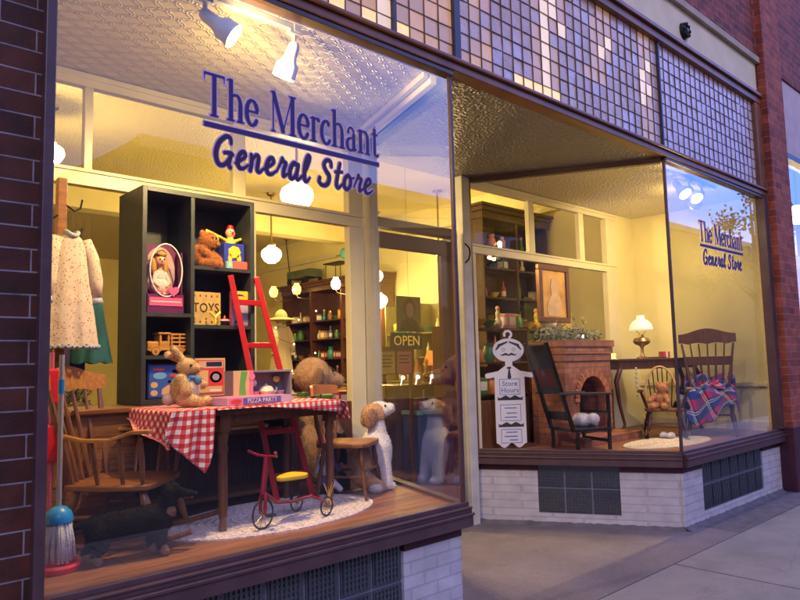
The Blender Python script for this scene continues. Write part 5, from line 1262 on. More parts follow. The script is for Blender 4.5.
# ---- red ladder behind the table
t = thing('red_ladder', 'red painted wooden ladder leaning against the dark toy shelf', 'ladder', (2.33, .98, ZS))
G().bar((-.165, .06, 1.44), (.07, -.10, .0), .030, .036).build('rail', RED, t, bevel=.004); G().bar((.02, .06, 1.44), (.34, -.10, .0), .030, .036).build('rail', RED, t, bevel=.004)
for k in range(5):
    f = .12+.19*k; a = Vector((-.165, .06, 1.44)).lerp(Vector((.07, -.10, 0)), f); b_ = Vector((.02, .06, 1.44)).lerp(Vector((.34, -.10, 0)), f)
    G().bar(a, b_, .022, .034).build('rung', RED, t, bevel=.004)

# ---- big plush, small doll figures
t = thing('large_plush_dog', 'large tan-brown plush dog with drooping ear sitting behind the table', 'plush toy', (2.90, 1.18, ZS+.03), R(10))
BRN = fur('cocoa', (.42, .24, .12)); BRD = fur('cocoa_dark', (.20, .10, .05))
b_ = blob('body', [('e', (0, 0, .30), (.17, .13, .30), None, 0), ('e', (-.01, 0, .76), (.135, .12, .125), None, 0), ('c', (.05, -.02, .74), (.19, -.05, .71), .085, .055, 0), ('e', (-.075, -.120, .73), (.036, .024, .085), (0, R(14), 0), 1), ('e', (-.02, .12, .72), (.045, .03, .09), None, 1), ('c', (-.06, -.08, .48), (.06, -.14, .28), .065, .055, 0), ('c', (.08, -.03, .48), (.18, -.08, .28), .06, .05, 0), ('c', (0, -.10, .08), (.18, -.14, .06), .085, .065, 0), ('e', (0, .02, .50), (.15, .12, .10), None, 0)], [BRN, BRD], t, .011)
eyes(b_, [(.095, -.104, .790), (.135, -.02, .77)], .012); G().ball((.245, -.058, .72), (.022, .026, .018), 10).build('nose', BLACKW, b_)
t = thing('plush_puppy', 'white and tan plush puppy sitting upright beside the entry glass, nose raised', 'plush toy', (3.12, .82, ZS), R(-28)); t.scale = (1.12, 1.12, 1.12)
WF = fur('white', (.74, .72, .78), .08); TF = fur('biscuit', (.56, .33, .18))
b_ = blob('body', [('e', (-.05, 0, .16), (.10, .09, .15), None, 1), ('e', (.03, 0, .23), (.098, .092, .15), None, 0), ('c', (.04, 0, .32), (.03, 0, .40), .060, .055, 0), ('e', (.02, .0, .455), (.075, .066, .070), (0, R(-20), 0), 1), ('c', (.06, 0, .47), (.125, 0, .490), .046, .032, 0), ('e', (.055, 0, .515), (.05, .022, .02), None, 0),
   ('e', (-.015, -.066, .435), (.038, .018, .066), (R(8), R(10), 0), 2), ('e', (-.015, .066, .435), (.038, .018, .066), (R(-8), R(10), 0), 2), ('c', (.05, -.045, .26), (.075, -.060, .04), .050, .040, 0), ('c', (.05, .045, .26), (.085, .060, .04), .050, .040, 0), ('e', (.095, -.055, .028), (.042, .030, .026), None, 0), ('e', (.105, .055, .028), (.042, .030, .026), None, 0),
   ('c', (-.08, -.09, .09), (.02, -.12, .04), .055, .036, 1), ('e', (.0, -.125, .036), (.050, .036, .034), None, 0), ('e', (.02, .12, .036), (.055, .036, .034), None, 0), ('c', (-.13, 0, .10), (-.19, .0, .16), .022, .016, 1)], [WF, TF, fur('ear_brown', (.36, .20, .12))], t, .0065)
eyes(b_, [(.085, -.036, .508), (.085, .036, .508)], .007); G().ball((.158, 0, .505), (.013, .017, .012), 10).build('nose', BLACKW, b_, smooth='all')
G().tube([(.150, -.018, .472), (.155, 0, .462), (.150, .018, .472)], .0022, 5).build('mouth', BLACKW, b_)
t = thing('rag_doll', 'small rag doll in white and violet-blue under the table end', 'doll', (2.80, .93, ZS), R(0))
b_ = blob('body', [('e', (0, 0, .18), (.055, .045, .10), None, 0), ('e', (0, 0, .32), (.045, .042, .05), None, 1), ('c', (-.04, 0, .24), (-.09, -.04, .16), .022, .018, 0), ('c', (.04, 0, .24), (.09, -.04, .16), .022, .018, 2), ('c', (-.02, -.02, .09), (-.04, -.10, .04), .028, .022, 2), ('c', (.03, -.02, .09), (.05, -.10, .04), .028, .022, 0)], [mat('doll_white_cloth', (.6, .55, .65), .9), SKIN, mat('doll_violet_cloth', (.12, .08, .35), .9)], t, .006)
G().ball((0, .008, .345), (.05, .045, .04), 12).build('hair', mat('red_yarn', (.4, .03, .03), .9, bump=1, bscale=100), b_, smooth='all'); eyes(b_, [(-.015, -.04, .325), (.015, -.04, .325)], .004)
t = thing('black_plush_cat', 'small black plush cat beside the table leg, half behind the seat', 'plush toy', (2.98, 1.0, ZS), 0)
b_ = blob('body', [('e', (0, 0, .22), (.06, .05, .08), None, 0), ('e', (.0, -.02, .335), (.046, .042, .042), None, 0), ('e', (-.03, -.02, .375), (.012, .008, .022), None, 0), ('e', (.03, -.02, .375), (.012, .008, .022), None, 0), ('c', (0, 0, .16), (0, 0, .03), .06, .07, 0)], [BK], t, .008)
eyes(b_, [(-.014, -.06, .34), (.014, -.06, .34)], .005, mat('eye_green', (.2, .5, .1), .2))
g = G(); rr = random.Random(9)
for k in range(26): a = rr.uniform(0, 6.28); r_ = rr.uniform(.02, .05); g.tube([(0, 0, .07+rr.uniform(-.01, .01)), (r_*math.cos(a), r_*math.sin(a), rr.choice((.0, .13, .15, .01)))], [.003, .0014], 5)
o = g.build('straw_bundle', mat('straw', (.55, .38, .15), .9)); o.location = (2.50, .49, ZS+.014); tag(o, 'small tied bunch of straw at the foot of the right table leg', 'straw bundle')

# ================================================================== RIGHT WINDOW DISPLAY
# hours board: a card hanger figure with a moustache over a long panel
t = thing('hours_board', 'white cut-out store hours board shaped as a moustached head on a coat hanger', 'sign', (5.43, 1.41, ZS), R(-40))
pv = []
xs = np.arange(-.32, .33, .004); zs = np.arange(.0, 1.24, .004); X, Y_ = np.meshgrid(xs, zs)
hd = (np.sqrt((X/.155)**2+((Y_-.965)/.115)**2)-1)*.115
st = [seg(0, .84, 0, .78, .07, .07), seg(-.0, .80, -.10, .735, .06, .05), seg(.0, .80, .10, .735, .06, .05), seg(-.10, .735, -.215, .715, .05, .05), seg(.10, .735, .215, .715, .05, .05), rc(-.14, .70, .14, .755)] + arc(0, 1.12, .035, .035, -60, 200, .022, .022)
body = sdf([rc(-.150, .0, .150, .705)], X, Y_); body = np.maximum(body, -(np.hypot(X, Y_)-.0)) 
body = np.maximum(body, -(Y_-.035-.022*np.cos(X*42)))
hd = np.minimum(np.minimum(hd, sdf(st, X, Y_)), body)
WB = mat('board_white', (.74, .72, .76), .5)
o = contour('board_panel', hd, xs, zs, WB, t, lambda u, v: (u, 0, v)); sd_ = o.modifiers.new('s', 'SOLIDIFY'); sd_.thickness = .012; sd_.offset = -1 if False else 0
INK = mat('board_ink', (.02, .02, .03), .6); BINK = mat('board_blue_ink', (.08, .18, .50), .6)
def moust(cx_, cz, sc): return [seg(cx_, cz, cx_-.04*sc, cz+.016*sc, .018*sc, .030*sc), seg(cx_-.04*sc, cz+.016*sc, cx_-.085*sc, cz, .030*sc, .016*sc), seg(cx_-.085*sc, cz, cx_-.11*sc, cz+.016*sc, .014*sc, .005*sc), seg(cx_, cz, cx_+.04*sc, cz+.016*sc, .018*sc, .030*sc), seg(cx_+.04*sc, cz+.016*sc, cx_+.085*sc, cz, .030*sc, .016*sc), seg(cx_+.085*sc, cz, cx_+.11*sc, cz+.016*sc, .014*sc, .005*sc)]
fc = sdf(moust(0, .915, .75)+[seg(-.095, 1.012, -.012, 1.045, .028, .014), seg(-.10, 1.0, -.125, .97, .024, .012), seg(.095, 1.012, .012, 1.045, .028, .014), seg(.10, 1.0, .125, .97, .024, .012), seg(-.0, .775, -.0, .70, .014, .038), seg(-.012, .79, .012, .79, .02, .02)], X, Y_)
contour('face_print', fc, xs, zs, INK, t, lambda u, v: (u, -.008, v))
ey = sdf([seg(-.05, .97, -.05, .97, .03), seg(.05, .97, .05, .97, .03)], X, Y_); contour('eye_print', np.abs(ey)-.003, xs, zs, mat('board_green_ink', (.2, .3, .25)), t, lambda u, v: (u, -.008, v))
for zc in (.485, .225):
    contour('moustache_bracket', sdf(moust(0, zc, 1.15)+[rc(-.125, zc-.010, .125, zc+.004)], X, Y_), xs, zs, INK, t, lambda u, v: (u, -.010, v))
for z0, z1 in ((.53, .68), (.275, .43), (.06, .19)):
    contour('print_frame', np.abs(sdf([rc(-.10, z0, .10, z1)], X, Y_))-.0025, xs, zs, BINK, t, lambda u, v: (u, -.008, v))
text_mesh('lettering', 'Store', .07, BINK, t, TR(0, -.009, .635) @ FACE, .001); text_mesh('lettering', 'Hours', .07, BINK, t, TR(0, -.009, .570) @ FACE, .001)
for z in (.395, .345, .305, .16, .12, .085):
    G().box(-.07+.02*(z*100 % 3), .06, -.010, -.008, z, z+.008).build('text_line', BINK, t)
G().bar((0, .01, .62), (0, .16, 0), .03, .015).build('prop_leg', WB, t)

# brick fireplace
t = thing('brick_fireplace', 'small orange brick fireplace with arched opening, garland on its mantel', 'fireplace', (5.93, 1.10, ZS))
Wf, Df, Hf = .88, .41, 1.06; FX = .49; FR = .255; FZ = .42
g = G(); arcp = [(FX-FR, 0)]+[(FX-FR*math.cos(math.pi*k/20), FZ+FR*math.sin(math.pi*k/20)) for k in range(21)]+[(FX+FR, 0)]
g.prism([(0, 0)]+arcp+[(Wf, 0), (Wf, Hf-.22), (0, Hf-.22)], 0, .10, 'XZ'); g.box(0, .12, .10, Df, 0, Hf-.22).box(Wf-.12, Wf, .10, Df, 0, Hf-.22).box(.12, Wf-.12, Df-.04, Df, 0, Hf-.22)
bd = g.build('brick_body', BRICK_FAUX, t)
G().box(.12, Wf-.12, Df-.06, Df-.045, 0, Hf-.23).build('firebox_back', BLACKW, bd)
for i in range(3): G().box(-.012*(i+1), Wf+.012*(i+1), -.014*(i+1), Df, Hf-.22+i*.073, Hf-.22+i*.073+.070, bev=.004).build('corbel_course', BRICK_FAUX, t)
rr = random.Random(4); AB = [mat('arch_brick_a', (.40, .15, .07), .8, var=.2), mat('arch_brick_b', (.30, .10, .05), .8, var=.2)]
for k in range(21):
    a = math.pi*(k+.5)/21; m = TR(FX-(FR+.045)*math.cos(a), -.002, FZ+(FR+.045)*math.sin(a)) @ Matrix.Rotation(-(math.pi/2-a), 4, 'Y')
    G().box(-.020, .020, -.014, .03, -.042, .042, m, bev=.003).build('arch_brick', AB[k % 2], bd)
G().box(-.02, Wf+.25, -.20, .10, 0, .075, bev=.004).build('hearth', BRICK_FAUX, t)
# garland
def leaf_clump(name, label, loc, ext, n, ms, cat, seed, size=.035, twigs=4):
    t = thing(name, label, cat, loc); rr = random.Random(seed)
    for mi, m in enumerate(ms):
        g = G()
        for k in range(n):
            p = Vector((rr.uniform(-1, 1)*ext[0], rr.uniform(-1, 1)*ext[1], abs(rr.gauss(0, .5))*ext[2])); d = Vector((rr.gauss(0, 1), rr.gauss(0, 1), rr.gauss(.3, 1))).normalized(); s_ = d.orthogonal().normalized()*size*.28; L = size*rr.uniform(.7, 1.5)
            g.quad(p, p+d*L*.5+s_, p+d*L, p+d*L*.5-s_)
        o = g.build('foliage', m, t); o['kind'] = 'stuff'
    g = G()
    for k in range(twigs):
        p = Vector((rr.uniform(-.9, .9)*ext[0], 0, .0)); g.tube([p, p+Vector((rr.gauss(0, .04), rr.gauss(0, .02), ext[2]*.9)), p+Vector((rr.gauss(0, .09), rr.gauss(0, .04), ext[2]*rr.uniform(1.3, 1.9)))], [.004, .003, .0015], 5)
    g.build('twigs', mat('pale_twig', (.45, .42, .36), .8), t)
    return t
LG = mat('sage_leaf', (.16, .20, .12), .7, var=.3); LP = mat('silver_leaf', (.26, .27, .20), .6); LD = mat('dark_leaf', (.04, .08, .03), .7)
leaf_clump('mantel_garland', 'silvery green garland of leaves and twigs along the brick mantel', (6.38, 1.33, ZS+1.06), (.50, .12, .13), 150, [LG, LD, LG, LP], 'garland', 5, .05, 9)
t = thing('glass_votive', 'tiny lit candle glass shining at the left end of the mantel garland', 'candle', (6.25, 1.07, ZS+1.06)); G().lathe([(.02, 0), (.025, .05), (.022, .052)], n=14).build('glass_cup', GLASS_IN, t, smooth=True); G().ball((0, 0, .035), (.008, .008, .014), 8).build('flame', mat('flame', (1, .7, .3), emit=(1, .8, .5), estr=25), t)
# framed picture: a plain generic pale figure on gold
t = thing('framed_picture', 'gold and orange framed picture with a pale figure hanging above the fireplace', 'picture', (6.17, 1.555, 1.95))
g = G(); g.box(0, .58, -.03, .02, 0, .06, bev=.008).box(0, .58, -.03, .02, .58, .64, bev=.008).box(0, .06, -.03, .02, .0601, .5799, bev=.004).box(.52, .58, -.03, .02, .0601, .5799, bev=.004); g.build('frame', mat('copper_frame', (.16, .065, .025), .3, .4), t)
G().box(.06, .52, -.01, .01, .06, .58).build('canvas', mat('gold_canvas', (.62, .34, .07), .6, var=.35, vscale=5), t)
G().prism([(.17, .07), (.40, .07), (.43, .22), (.37, .33), (.385, .42), (.33, .50), (.25, .49), (.22, .40), (.24, .31), (.17, .24), (.14, .14)], -.016, -.010, 'XZ').build('figure', mat('pale_figure', (.62, .42, .22), .7, var=.15, vscale=9), t)
# oval black low chair with slanted back
t = thing('black_armchair', 'small black wooden armchair with slanted panelled back, facing the fireplace opening', 'chair', (5.82, .90, ZS), R(-20)); t.scale = (.95, .95, 1.02)
G().prism([(-.20, -.20), (.24, -.22), (.24, .22), (-.20, .20)], .175, .205).build('seat', BLACKW, t, bevel=.006)
mB = TR(-.20, 0, .19) @ Matrix.Rotation(R(-19), 4, 'Y')
g = G().box(-.015, .015, -.20, -.16, 0, .86, mB).box(-.015, .015, .16, .20, 0, .86, mB); g.box(-.012, .012, -.16, .16, .60, .84, mB).box(-.012, .012, -.16, .16, .10, .18, mB).box(-.012, .012, -.16, .16, .36, .42, mB)
g.build('back_frame', BLACKW, t, bevel=.004); G().box(-.004, .004, -.155, .155, .425, .595, mB).build('back_panel', mat('oxblood_panel', (.10, .02, .03), .5), t)
for sy in (-1, 1):
    G().bar((-.36, sy*.205, .53), (.26, sy*.215, .515), .045, .022).build('arm', mat('worn_black_edge', (.06, .045, .04), .3), t, bevel=.005)
    for sx in (-.17, .22): G().bar((sx, sy*.20, 0), (sx, sy*.205, .515 if sx > 0 else .18), .03, .03).build('leg', BLACKW, t, bevel=.004)
G().bar((.22, -.20, .34), (.22, .20, .34), .02, .03).build('front_rail', BLACKW, t); G().bar((.22, -.20, .08), (.22, .20, .08), .02, .03).build('front_rail', BLACKW, t)
t = thing('white_plush', 'white plush animal lying on the seat of the black armchair', 'plush toy', (5.89, .90, ZS+.210), R(-20))
b_ = blob('body', [('e', (0, 0, .06), (.09, .10, .06), None, 0), ('e', (.05, -.11, .075), (.055, .05, .05), None, 0), ('c', (.05, .06, .03), (.15, .10, .02), .03, .02, 0), ('c', (.06, -.03, .03), (.15, -.02, .02), .03, .02, 0)], [WF], t, .009); eyes(b_, [(.09, -.14, .09), (.10, -.10, .09)], .006)
# side table with lamp
t = thing('side_table', 'long dark side table with curved legs between the fireplace and the tall chair', 'table', (7.68, 1.08, ZS), R(-18))
G().box(-.66, .66, -.17, .17, .825, .85, bev=.008).build('tabletop', DARKW, t); G().box(-.60, .60, -.14, .14, .73, .824).build('apron', DARKW, t)
for sx in (-1, 1):
    for sy in (-1, 1): G().tube([(sx*.58, sy*.12, .73), (sx*.66, sy*.14, .60), (sx*.62, sy*.13, .35), (sx*.55, sy*.12, .12), (sx*.62, sy*.14, .0)], [.03, .028, .020, .016, .024], 10).build('leg', DARKW, t, smooth=True)
t = thing('oil_lamp', 'brass oil lamp with a white domed glass shade on the dark side table', 'lamp', (7.60, 1.13, ZS+.851))
G().lathe([(.065, 0), (.066, .012), (.03, .025), (.018, .06), (.016, .12), (.03, .145), (.085, .17), (.10, .20), (.085, .235), (.03, .25), (.026, .28)], n=22).build('font', BRASS, t, smooth=True)
G().lathe([(.13, .33), (.135, .35), (.118, .40), (.085, .44), (.05, .46), (.045, .50), (.05, .505)], n=26).build('shade', mat('milk_glass_lit', (.85, .82, .65), .3, emit=(1, .9, .6), estr=.5), t, smooth='all')
G().tube([(.02, 0, .28), (.10, 0, .31), (.125, 0, .345)], .004, 6).tube([(-.02, 0, .28), (-.10, 0, .31), (-.125, 0, .345)], .004, 6).build('shade_holder', BRASS, t)
t = thing('candle_jar', 'glowing yellow candle jar at the left end of the side table', 'candle', (7.17, 1.28, ZS+.851)); G().lathe([(.04, 0), (.042, .06), (.038, .062)], n=16).build('jar', mat('yellow_candle_lit', (.9, .7, .2), .4, emit=(1, .72, .18), estr=1.6), t, smooth=True)
lamp('candle_light', (0, -.06, .09), 1.2, (1, .6, .2), .03, parent=t)
t = thing('red_gift_box', 'small red box on a tray at the right of the oil lamp', 'box', (7.86, .99, ZS+.851), R(-18)); G().box(-.05, .05, -.04, .04, 0, .075, bev=.004).build('box_body', REDC, t); G().box(-.015, .015, -.041, .041, .0, .0765).build('ribbon', WHC, t)
o = G().lathe([(.001, 0), (.10, .0), (.11, .012), (.105, .014), (.001, .006)], n=24).build('dark_tray', DARKW, smooth=True); o.location = (7.74, 1.02, ZS+.851); tag(o, 'flat dark tray on the side table between lamp and red box', 'tray')
t = thing('crystal_strand', 'strand of clear crystal beads hanging below the side table by the fireplace', 'ornament', (7.26, 1.04, ZS+.40))
GLASSB = mat('crystal', (.6, .6, .62), .08, spec=1)
for k in range(7): G().ball((0, 0, .04+k*.05), .014, 8).build('bead', GLASSB, t)
G().cyl((0, 0, 0), (0, 0, .33), .002, n=5).build('string', IRON, t)
# hoop-back child's chair with bear and plush
t = thing('hoop_chair', 'small hoop-back wooden chair with pale bent hoop, a bear doll on its seat', 'chair', (7.18, .70, ZS), R(212)); t.scale = (1.12, 1.12, 1.05)
spindle_chair(t, .30, .36, .34, .42, .06, WALN, DARKW, mat('pale_bentwood', (.55, .36, .15), .4, var=.15), hoop=True, spindles=6, legr=.013, arms=.17, rockers=True)
t = thing('bear_doll', 'peach-tan bear doll sitting sideways in the small hoop-back chair', 'plush toy', (7.12, .70, ZS+.316), R(190)); t.scale = (1.12, 1.12, 1.12)
b_ = blob('body', [('e', (0, 0, .08), (.06, .055, .075), None, 0), ('e', (0, .02, .19), (.055, .05, .05), None, 0), ('c', (.02, -.04, .12), (.09, -.08, .07), .024, .02, 0), ('c', (.02, .05, .12), (.08, .09, .07), .024, .02, 0), ('c', (.03, -.03, .03), (.14, -.04, .025), .03, .026, 0), ('c', (.03, .04, .03), (.13, .07, .025), .03, .026, 0), ('e', (-.01, -.03, .235), (.018, .01, .018), None, 0), ('e', (-.01, .06, .235), (.018, .01, .018), None, 0)], [fur('peach', (.62, .30, .13))], t, .007); eyes(b_, [(.045, .0, .20), (.045, .04, .20)], .005)
t = thing('black_white_plush', 'black and white plush animal at the right of the bear doll', 'plush toy', (7.30, .56, ZS+.316), R(200))
b_ = blob('body', [('e', (0, 0, .08), (.05, .05, .08), None, 1), ('e', (.01, 0, .17), (.05, .045, .045), None, 0), ('e', (.03, -.0, .09), (.03, .03, .06), None, 1), ('c', (.0, .04, .05), (.04, .07, .0), .025, .02, 0), ('c', (0, -.04, .05), (.04, -.07, .0), .025, .02, 0)], [BK, WF], t, .008); eyes(b_, [(.05, -.018, .18), (.05, .018, .18)], .005, WHC)
o = blob('plush_shoes', [('e', (0, 0, .03), (.06, .03, .03), None, 0), ('e', (.0, .08, .03), (.06, .03, .03), None, 0), ('c', (-.03, 0, .03), (-.03, .08, .03), .02, .02, 0)], [WF], None, .008); o.location = (7.0, .55, ZS+.012); o.name = 'plush_slippers'; tag(o, 'pair of white plush slippers on the rug under the hoop-back chair', 'slippers')
# tall pressed-back chair with plaid blanket
t = thing('pressback_chair', 'tall brown pressed-back chair with turned spindles behind the right window', 'chair', (7.72, .42, ZS), R(203))
spindle_chair(t, .45, .52, .44, .62, .06, WALN, WALN, WALN, rail_h=.15, spindles=7, legr=.018, wavy=True, rail_curve=.02, spr=.010, mid_rail=.42)
def bl(u, v):
    # runs from over the lower back, across the seat and down the front and both sides (chair space, facing +x)
    s_ = u*.86; y = (v-.5)*.62; bx_ = -.22; 
    if s_ < .16: x, z = bx_+.0, .45+.16-s_+.012
    elif s_ < .60: x, z = bx_+(s_-.16), .462+.022*math.sin(s_*30+v*9)*.7
    else: x, z = bx_+.44+.03+.05*(s_-.6)+.02*math.sin(v*17), .462-(s_-.60)*(.9+.5*math.sin(v*5))
    if abs(y) > .25: z -= (abs(y)-.25)*2.2*(1 if s_ > .16 else .4); y = math.copysign(.25+(abs(y)-.25)*.3, y)
    z += .018*math.sin(v*21+u*6)
    return (x, y, z+.02), (s_*1.2+v*.35, v*.62*1.2-s_*.6)
o = cloth_patch('plaid_blanket', bl, 60, 50, plaid_mat('plaid_wool'), None, thick=.012); o.location = (7.72, .42, ZS); o.rotation_euler = (0, 0, R(203)); tag(o, 'blue and pink plaid wool blanket draped over the seat of the tall chair', 'blanket')
def bl2(u, v):
    a = u*2*math.pi; r_ = .10+.035*math.sin(a*3+v*3)+.02*math.sin(a*5)
    return (r_*math.cos(a)*(1-v*.75), 1.5*r_*math.sin(a)*(1-v*.75), .09*math.sin(v*math.pi*.5)+.012*math.sin(a*6+v*9)), (a*.12, v*.3)
c2 = cloth_patch('blanket_heap', bl2, 48, 14, plaid_mat('plaid_wool_heap'), o, thick=.006); c2.location = (-.10, .05, .49)
rug('oval_rug', 'cream braided oval rug on the floor of the right window', (6.72, .45), .66, .29, R(-4), mat('cream_rug_wool', (.62, .54, .44), .95, var=.3, vscale=60, bump=.9, bscale=160))

# ================================================================== SHOP FITTINGS AND GOODS
GC = {'red': (.45, .03, .03), 'green': (.07, .22, .06), 'amber': (.55, .26, .04), 'cream': (.66, .58, .38), 'blue': (.06, .14, .38), 'yellow': (.70, .50, .06), 'pink': (.62, .25, .30), 'brown': (.20, .09, .04), 'white': (.68, .65, .60), 'teal': (.05, .26, .26), 'violet': (.18, .08, .28), 'orange': (.62, .22, .04)}
GP = {}
def good(kind, colr, x, y, z, label, rz=0, s=1, group=None, cat=None):
    """shelf goods; the first of each kind and colour is built, the rest are copies"""
    key = (kind, colr); m = mat('goods_'+colr, GC[colr], .35, var=.12, vscale=20)
    if key not in GP:
        t = thing(kind, label, cat or kind.split('_')[-1], (0, 0, 0)); GP[key] = t
        if kind == 'glass_jar':
            G().lathe([(.001, 0), (.045, 0), (.048, .02), (.048, .10), (.034, .12), (.034, .13)], n=14).build('jar_body', m, t, smooth=True); G().lathe([(.037, .128), (.037, .15), (.001, .153)], n=14).build('lid', BRASS, t, smooth=True)
        elif kind == 'bottle':
            G().lathe([(.001, 0), (.030, 0), (.032, .02), (.032, .13), (.012, .17), (.011, .21), (.001, .21)], n=12).build('bottle_body', m, t, smooth=True); G().lathe([(.033, .04), (.0335, .10)], n=12).build('paper_label', WHC, t, smooth=True); G().cyl((0, 0, .21), (0, 0, .228), .013, n=10).build('stopper', OAK, t)
        elif kind == 'tin_box':
            G().box(-.06, .06, -.045, .045, 0, .13, bev=.008).build('tin_body', m, t); G().box(-.045, .045, -.0465, -.0452, .03, .10).box(-.0615, -.0602, -.035, .035, .03, .10).build('paper_label', WHC, t); G().box(-.061, .061, -.046, .046, .112, .118).build('lid_rim', BRASS, t)
        elif kind == 'gift_carton':
            G().box(-.08, .08, -.06, .06, 0, .17, bev=.003).build('carton', m, t); G().box(-.0815, -.0802, -.045, .045, .05, .15).box(-.06, .06, -.0615, -.0602, .05, .15).build('picture_print', YELC, t)
        elif kind == 'china_bowl':
            G().lathe([(.03, 0), (.032, .012), (.06, .04), (.085, .075), (.080, .075), (.055, .042), (.001, .018)], n=18).build('bowl_body', m, t, smooth=True); G().lathe([(.083, .072), (.087, .077), (.081, .080)], n=18).build('rim', BRASS, t, smooth=True)
        elif kind == 'pitcher':
            G().lathe([(.001, 0), (.045, 0), (.065, .05), (.05, .12), (.035, .15), (.045, .18), (.040, .18)], n=16).build('pitcher_body', m, t, smooth=True); G().tube([(0, .05, .15), (0, .09, .14), (0, .09, .08), (0, .06, .05)], .007, 6).build('handle', m, t, smooth=True)
        elif kind == 'figurine':
            blob('figurine_body', [('e', (0, 0, .05), (.04, .035, .05), None, 0), ('e', (0, 0, .13), (.024, .022, .045), None, 0), ('e', (0, 0, .19), (.022, .022, .026), None, 1)], [m, SKIN], t, .008, 3)
        elif kind == 'book_stack':
            for i, c in enumerate(('red', 'blue', 'cream', 'green')): G().box(-.07, .07, -.10, .10, i*.026, i*.026+.024, rotz(.1*(i % 3-1)), bev=.003).build('book', mat('goods_'+c, GC[c], .35, var=.12, vscale=20) if c != 'cream' else m, t)
        o = t
    else: o = copy_tree(GP[key])
    o.location = (x, y, z); o.rotation_euler = (0, 0, rz); o.scale = (s, s, s); o['label'] = label
    if group: o['group'] = group
    return o
ORD = ['first', 'second', 'third', 'fourth', 'fifth', 'sixth', 'seventh', 'eighth', 'ninth', 'tenth', 'eleventh', 'twelfth', 'thirteenth', 'fourteenth', 'fifteenth', 'sixteenth', 'seventeenth', 'eighteenth']
KINDS = ['glass_jar', 'bottle', 'tin_box', 'gift_carton', 'china_bowl', 'pitcher', 'figurine']
def cabinet(name, label, short, x, y0, y1, z1, shelves, depth, seed, wood, posts=3, cornice=True, z_floor=.03, gap=.15, cols=None, side='the far end', fill=.92, base=None, face='x'):
    """open shelving; local u runs along +y from y0 (face 'x', front towards -x) or along +x (face 'y', front towards -y)"""
    t = thing(name, label, 'cabinet', (x, y0, z_floor) if face == 'x' else (x, y0, z_floor), 0 if face == 'x' else R(-90)); L = y1-y0; rr = random.Random(seed)
    # local axes: +x depth, +y along. For face 'y' rotate by -90 so that +y -> +x and +x -> -y; mirror depth instead
    dsign = 1 if face == 'x' else -1
    X0, X1 = (0, depth) if dsign == 1 else (-depth, 0)
    back = (X1-.02, X1) if dsign == 1 else (X0, X0+.02)
    hh = z1-z_floor
    G().box(*back, 0, L, 0, hh).build('back_board', wood, t)
    for k in range(posts+1):
        yy = L*k/posts; G().box(X0+(.021 if dsign < 0 else 0), X1-(.021 if dsign > 0 else 0), max(0, yy-.02), min(L, yy+.02), 0, hh).build('upright', wood, t)
    if base: G().box(X0-(.06 if dsign > 0 else -.03), X1+(.06 if dsign < 0 else -.03), -.01, L+.01, 0, base).build('base_cupboard', wood, t)
    for z in shelves: G().box(X0+.022, X1-.022, .02, L-.02, z-z_floor-.022, z-z_floor).build('shelf', wood, t)
    if cornice:
        for i, (a, b_) in enumerate(((0, .10), (.10, .16), (.16, .20))): G().box(X0-(.02+.03*i if dsign > 0 else 0), X1+(.02+.03*i if dsign < 0 else 0), -.02-.03*i, L+.02+.03*i, hh+a, hh+b_-.001).build('cornice', wood, t, bevel=.006)
    for si, z in enumerate(shelves):
        n = int((L-.1)/gap); idx = 0
        for k in range(n):
            if rr.random() > fill: continue
            u = .06+gap*(k+.5)*(L-.12)/(n*gap); kind = rr.choice(KINDS); colr = rr.choice(cols or list(GC)); idx += 1
            if idx > 18: break
            lb = f"{colr} {kind.replace('_', ' ')}, {ORD[idx-1]} along the {ORD[si]} shelf up in the {short}"
            dpt = depth*.45*dsign
            if face == 'x': px, py = x+dpt, y0+u
            else: px, py = x+u, y0-dpt
            good(kind, colr, px, py, z+.001, lb, rr.uniform(-.4, .4), rr.uniform(.95, 1.25), f'goods in the {short}')
    return t
cabinet('display_cabinet', 'tall dark mahogany display cabinet with cornice, seen right of the red ladder', 'tall dark cabinet', 7.95, 6.3, 9.25, 3.0, [1.30, 1.68, 2.06, 2.42], .45, 11, DARKW, 3, base=1.0, gap=.20)
G().box(-.0, .06, .0, .14, 2.64, 2.96).build('frieze', DARKW, bpy.data.objects['display_cabinet'])
cabinet('wall_shelf', 'long shelf of goods on the side wall, seen through the shop door', 'long wall shelf', 8.0, 3.9, 6.1, 2.55, [.85, 1.25, 1.65, 2.05], .40, 12, mat('olive_shelf_paint', (.25, .22, .08), .5, var=.2), 3, cornice=False, gap=.21)
cabinet('wall_shelf', 'green-painted goods shelf seen through the back glass of the right window', 'green wall shelf', 8.0, 3.1, 3.85, 2.45, [1.10, 1.45, 1.80, 2.15], .38, 13, mat('green_shelf_paint', (.16, .20, .08), .5, var=.2), 2, cornice=False, gap=.19)
cabinet('armoire', 'dark hutch with shaped top seen through the upper panes of the right bay', 'dark hutch', 6.95, 2.95, 4.42, 3.45, [1.2, 1.6, 2.0, 2.4, 2.8, 3.1], .4, 14, wood_mat('olive_brown_wood', (.06, .035, .015), (.12, .07, .03), gap=False, axis='Z'), 2, cornice=True, gap=.22, fill=.8, face='y')
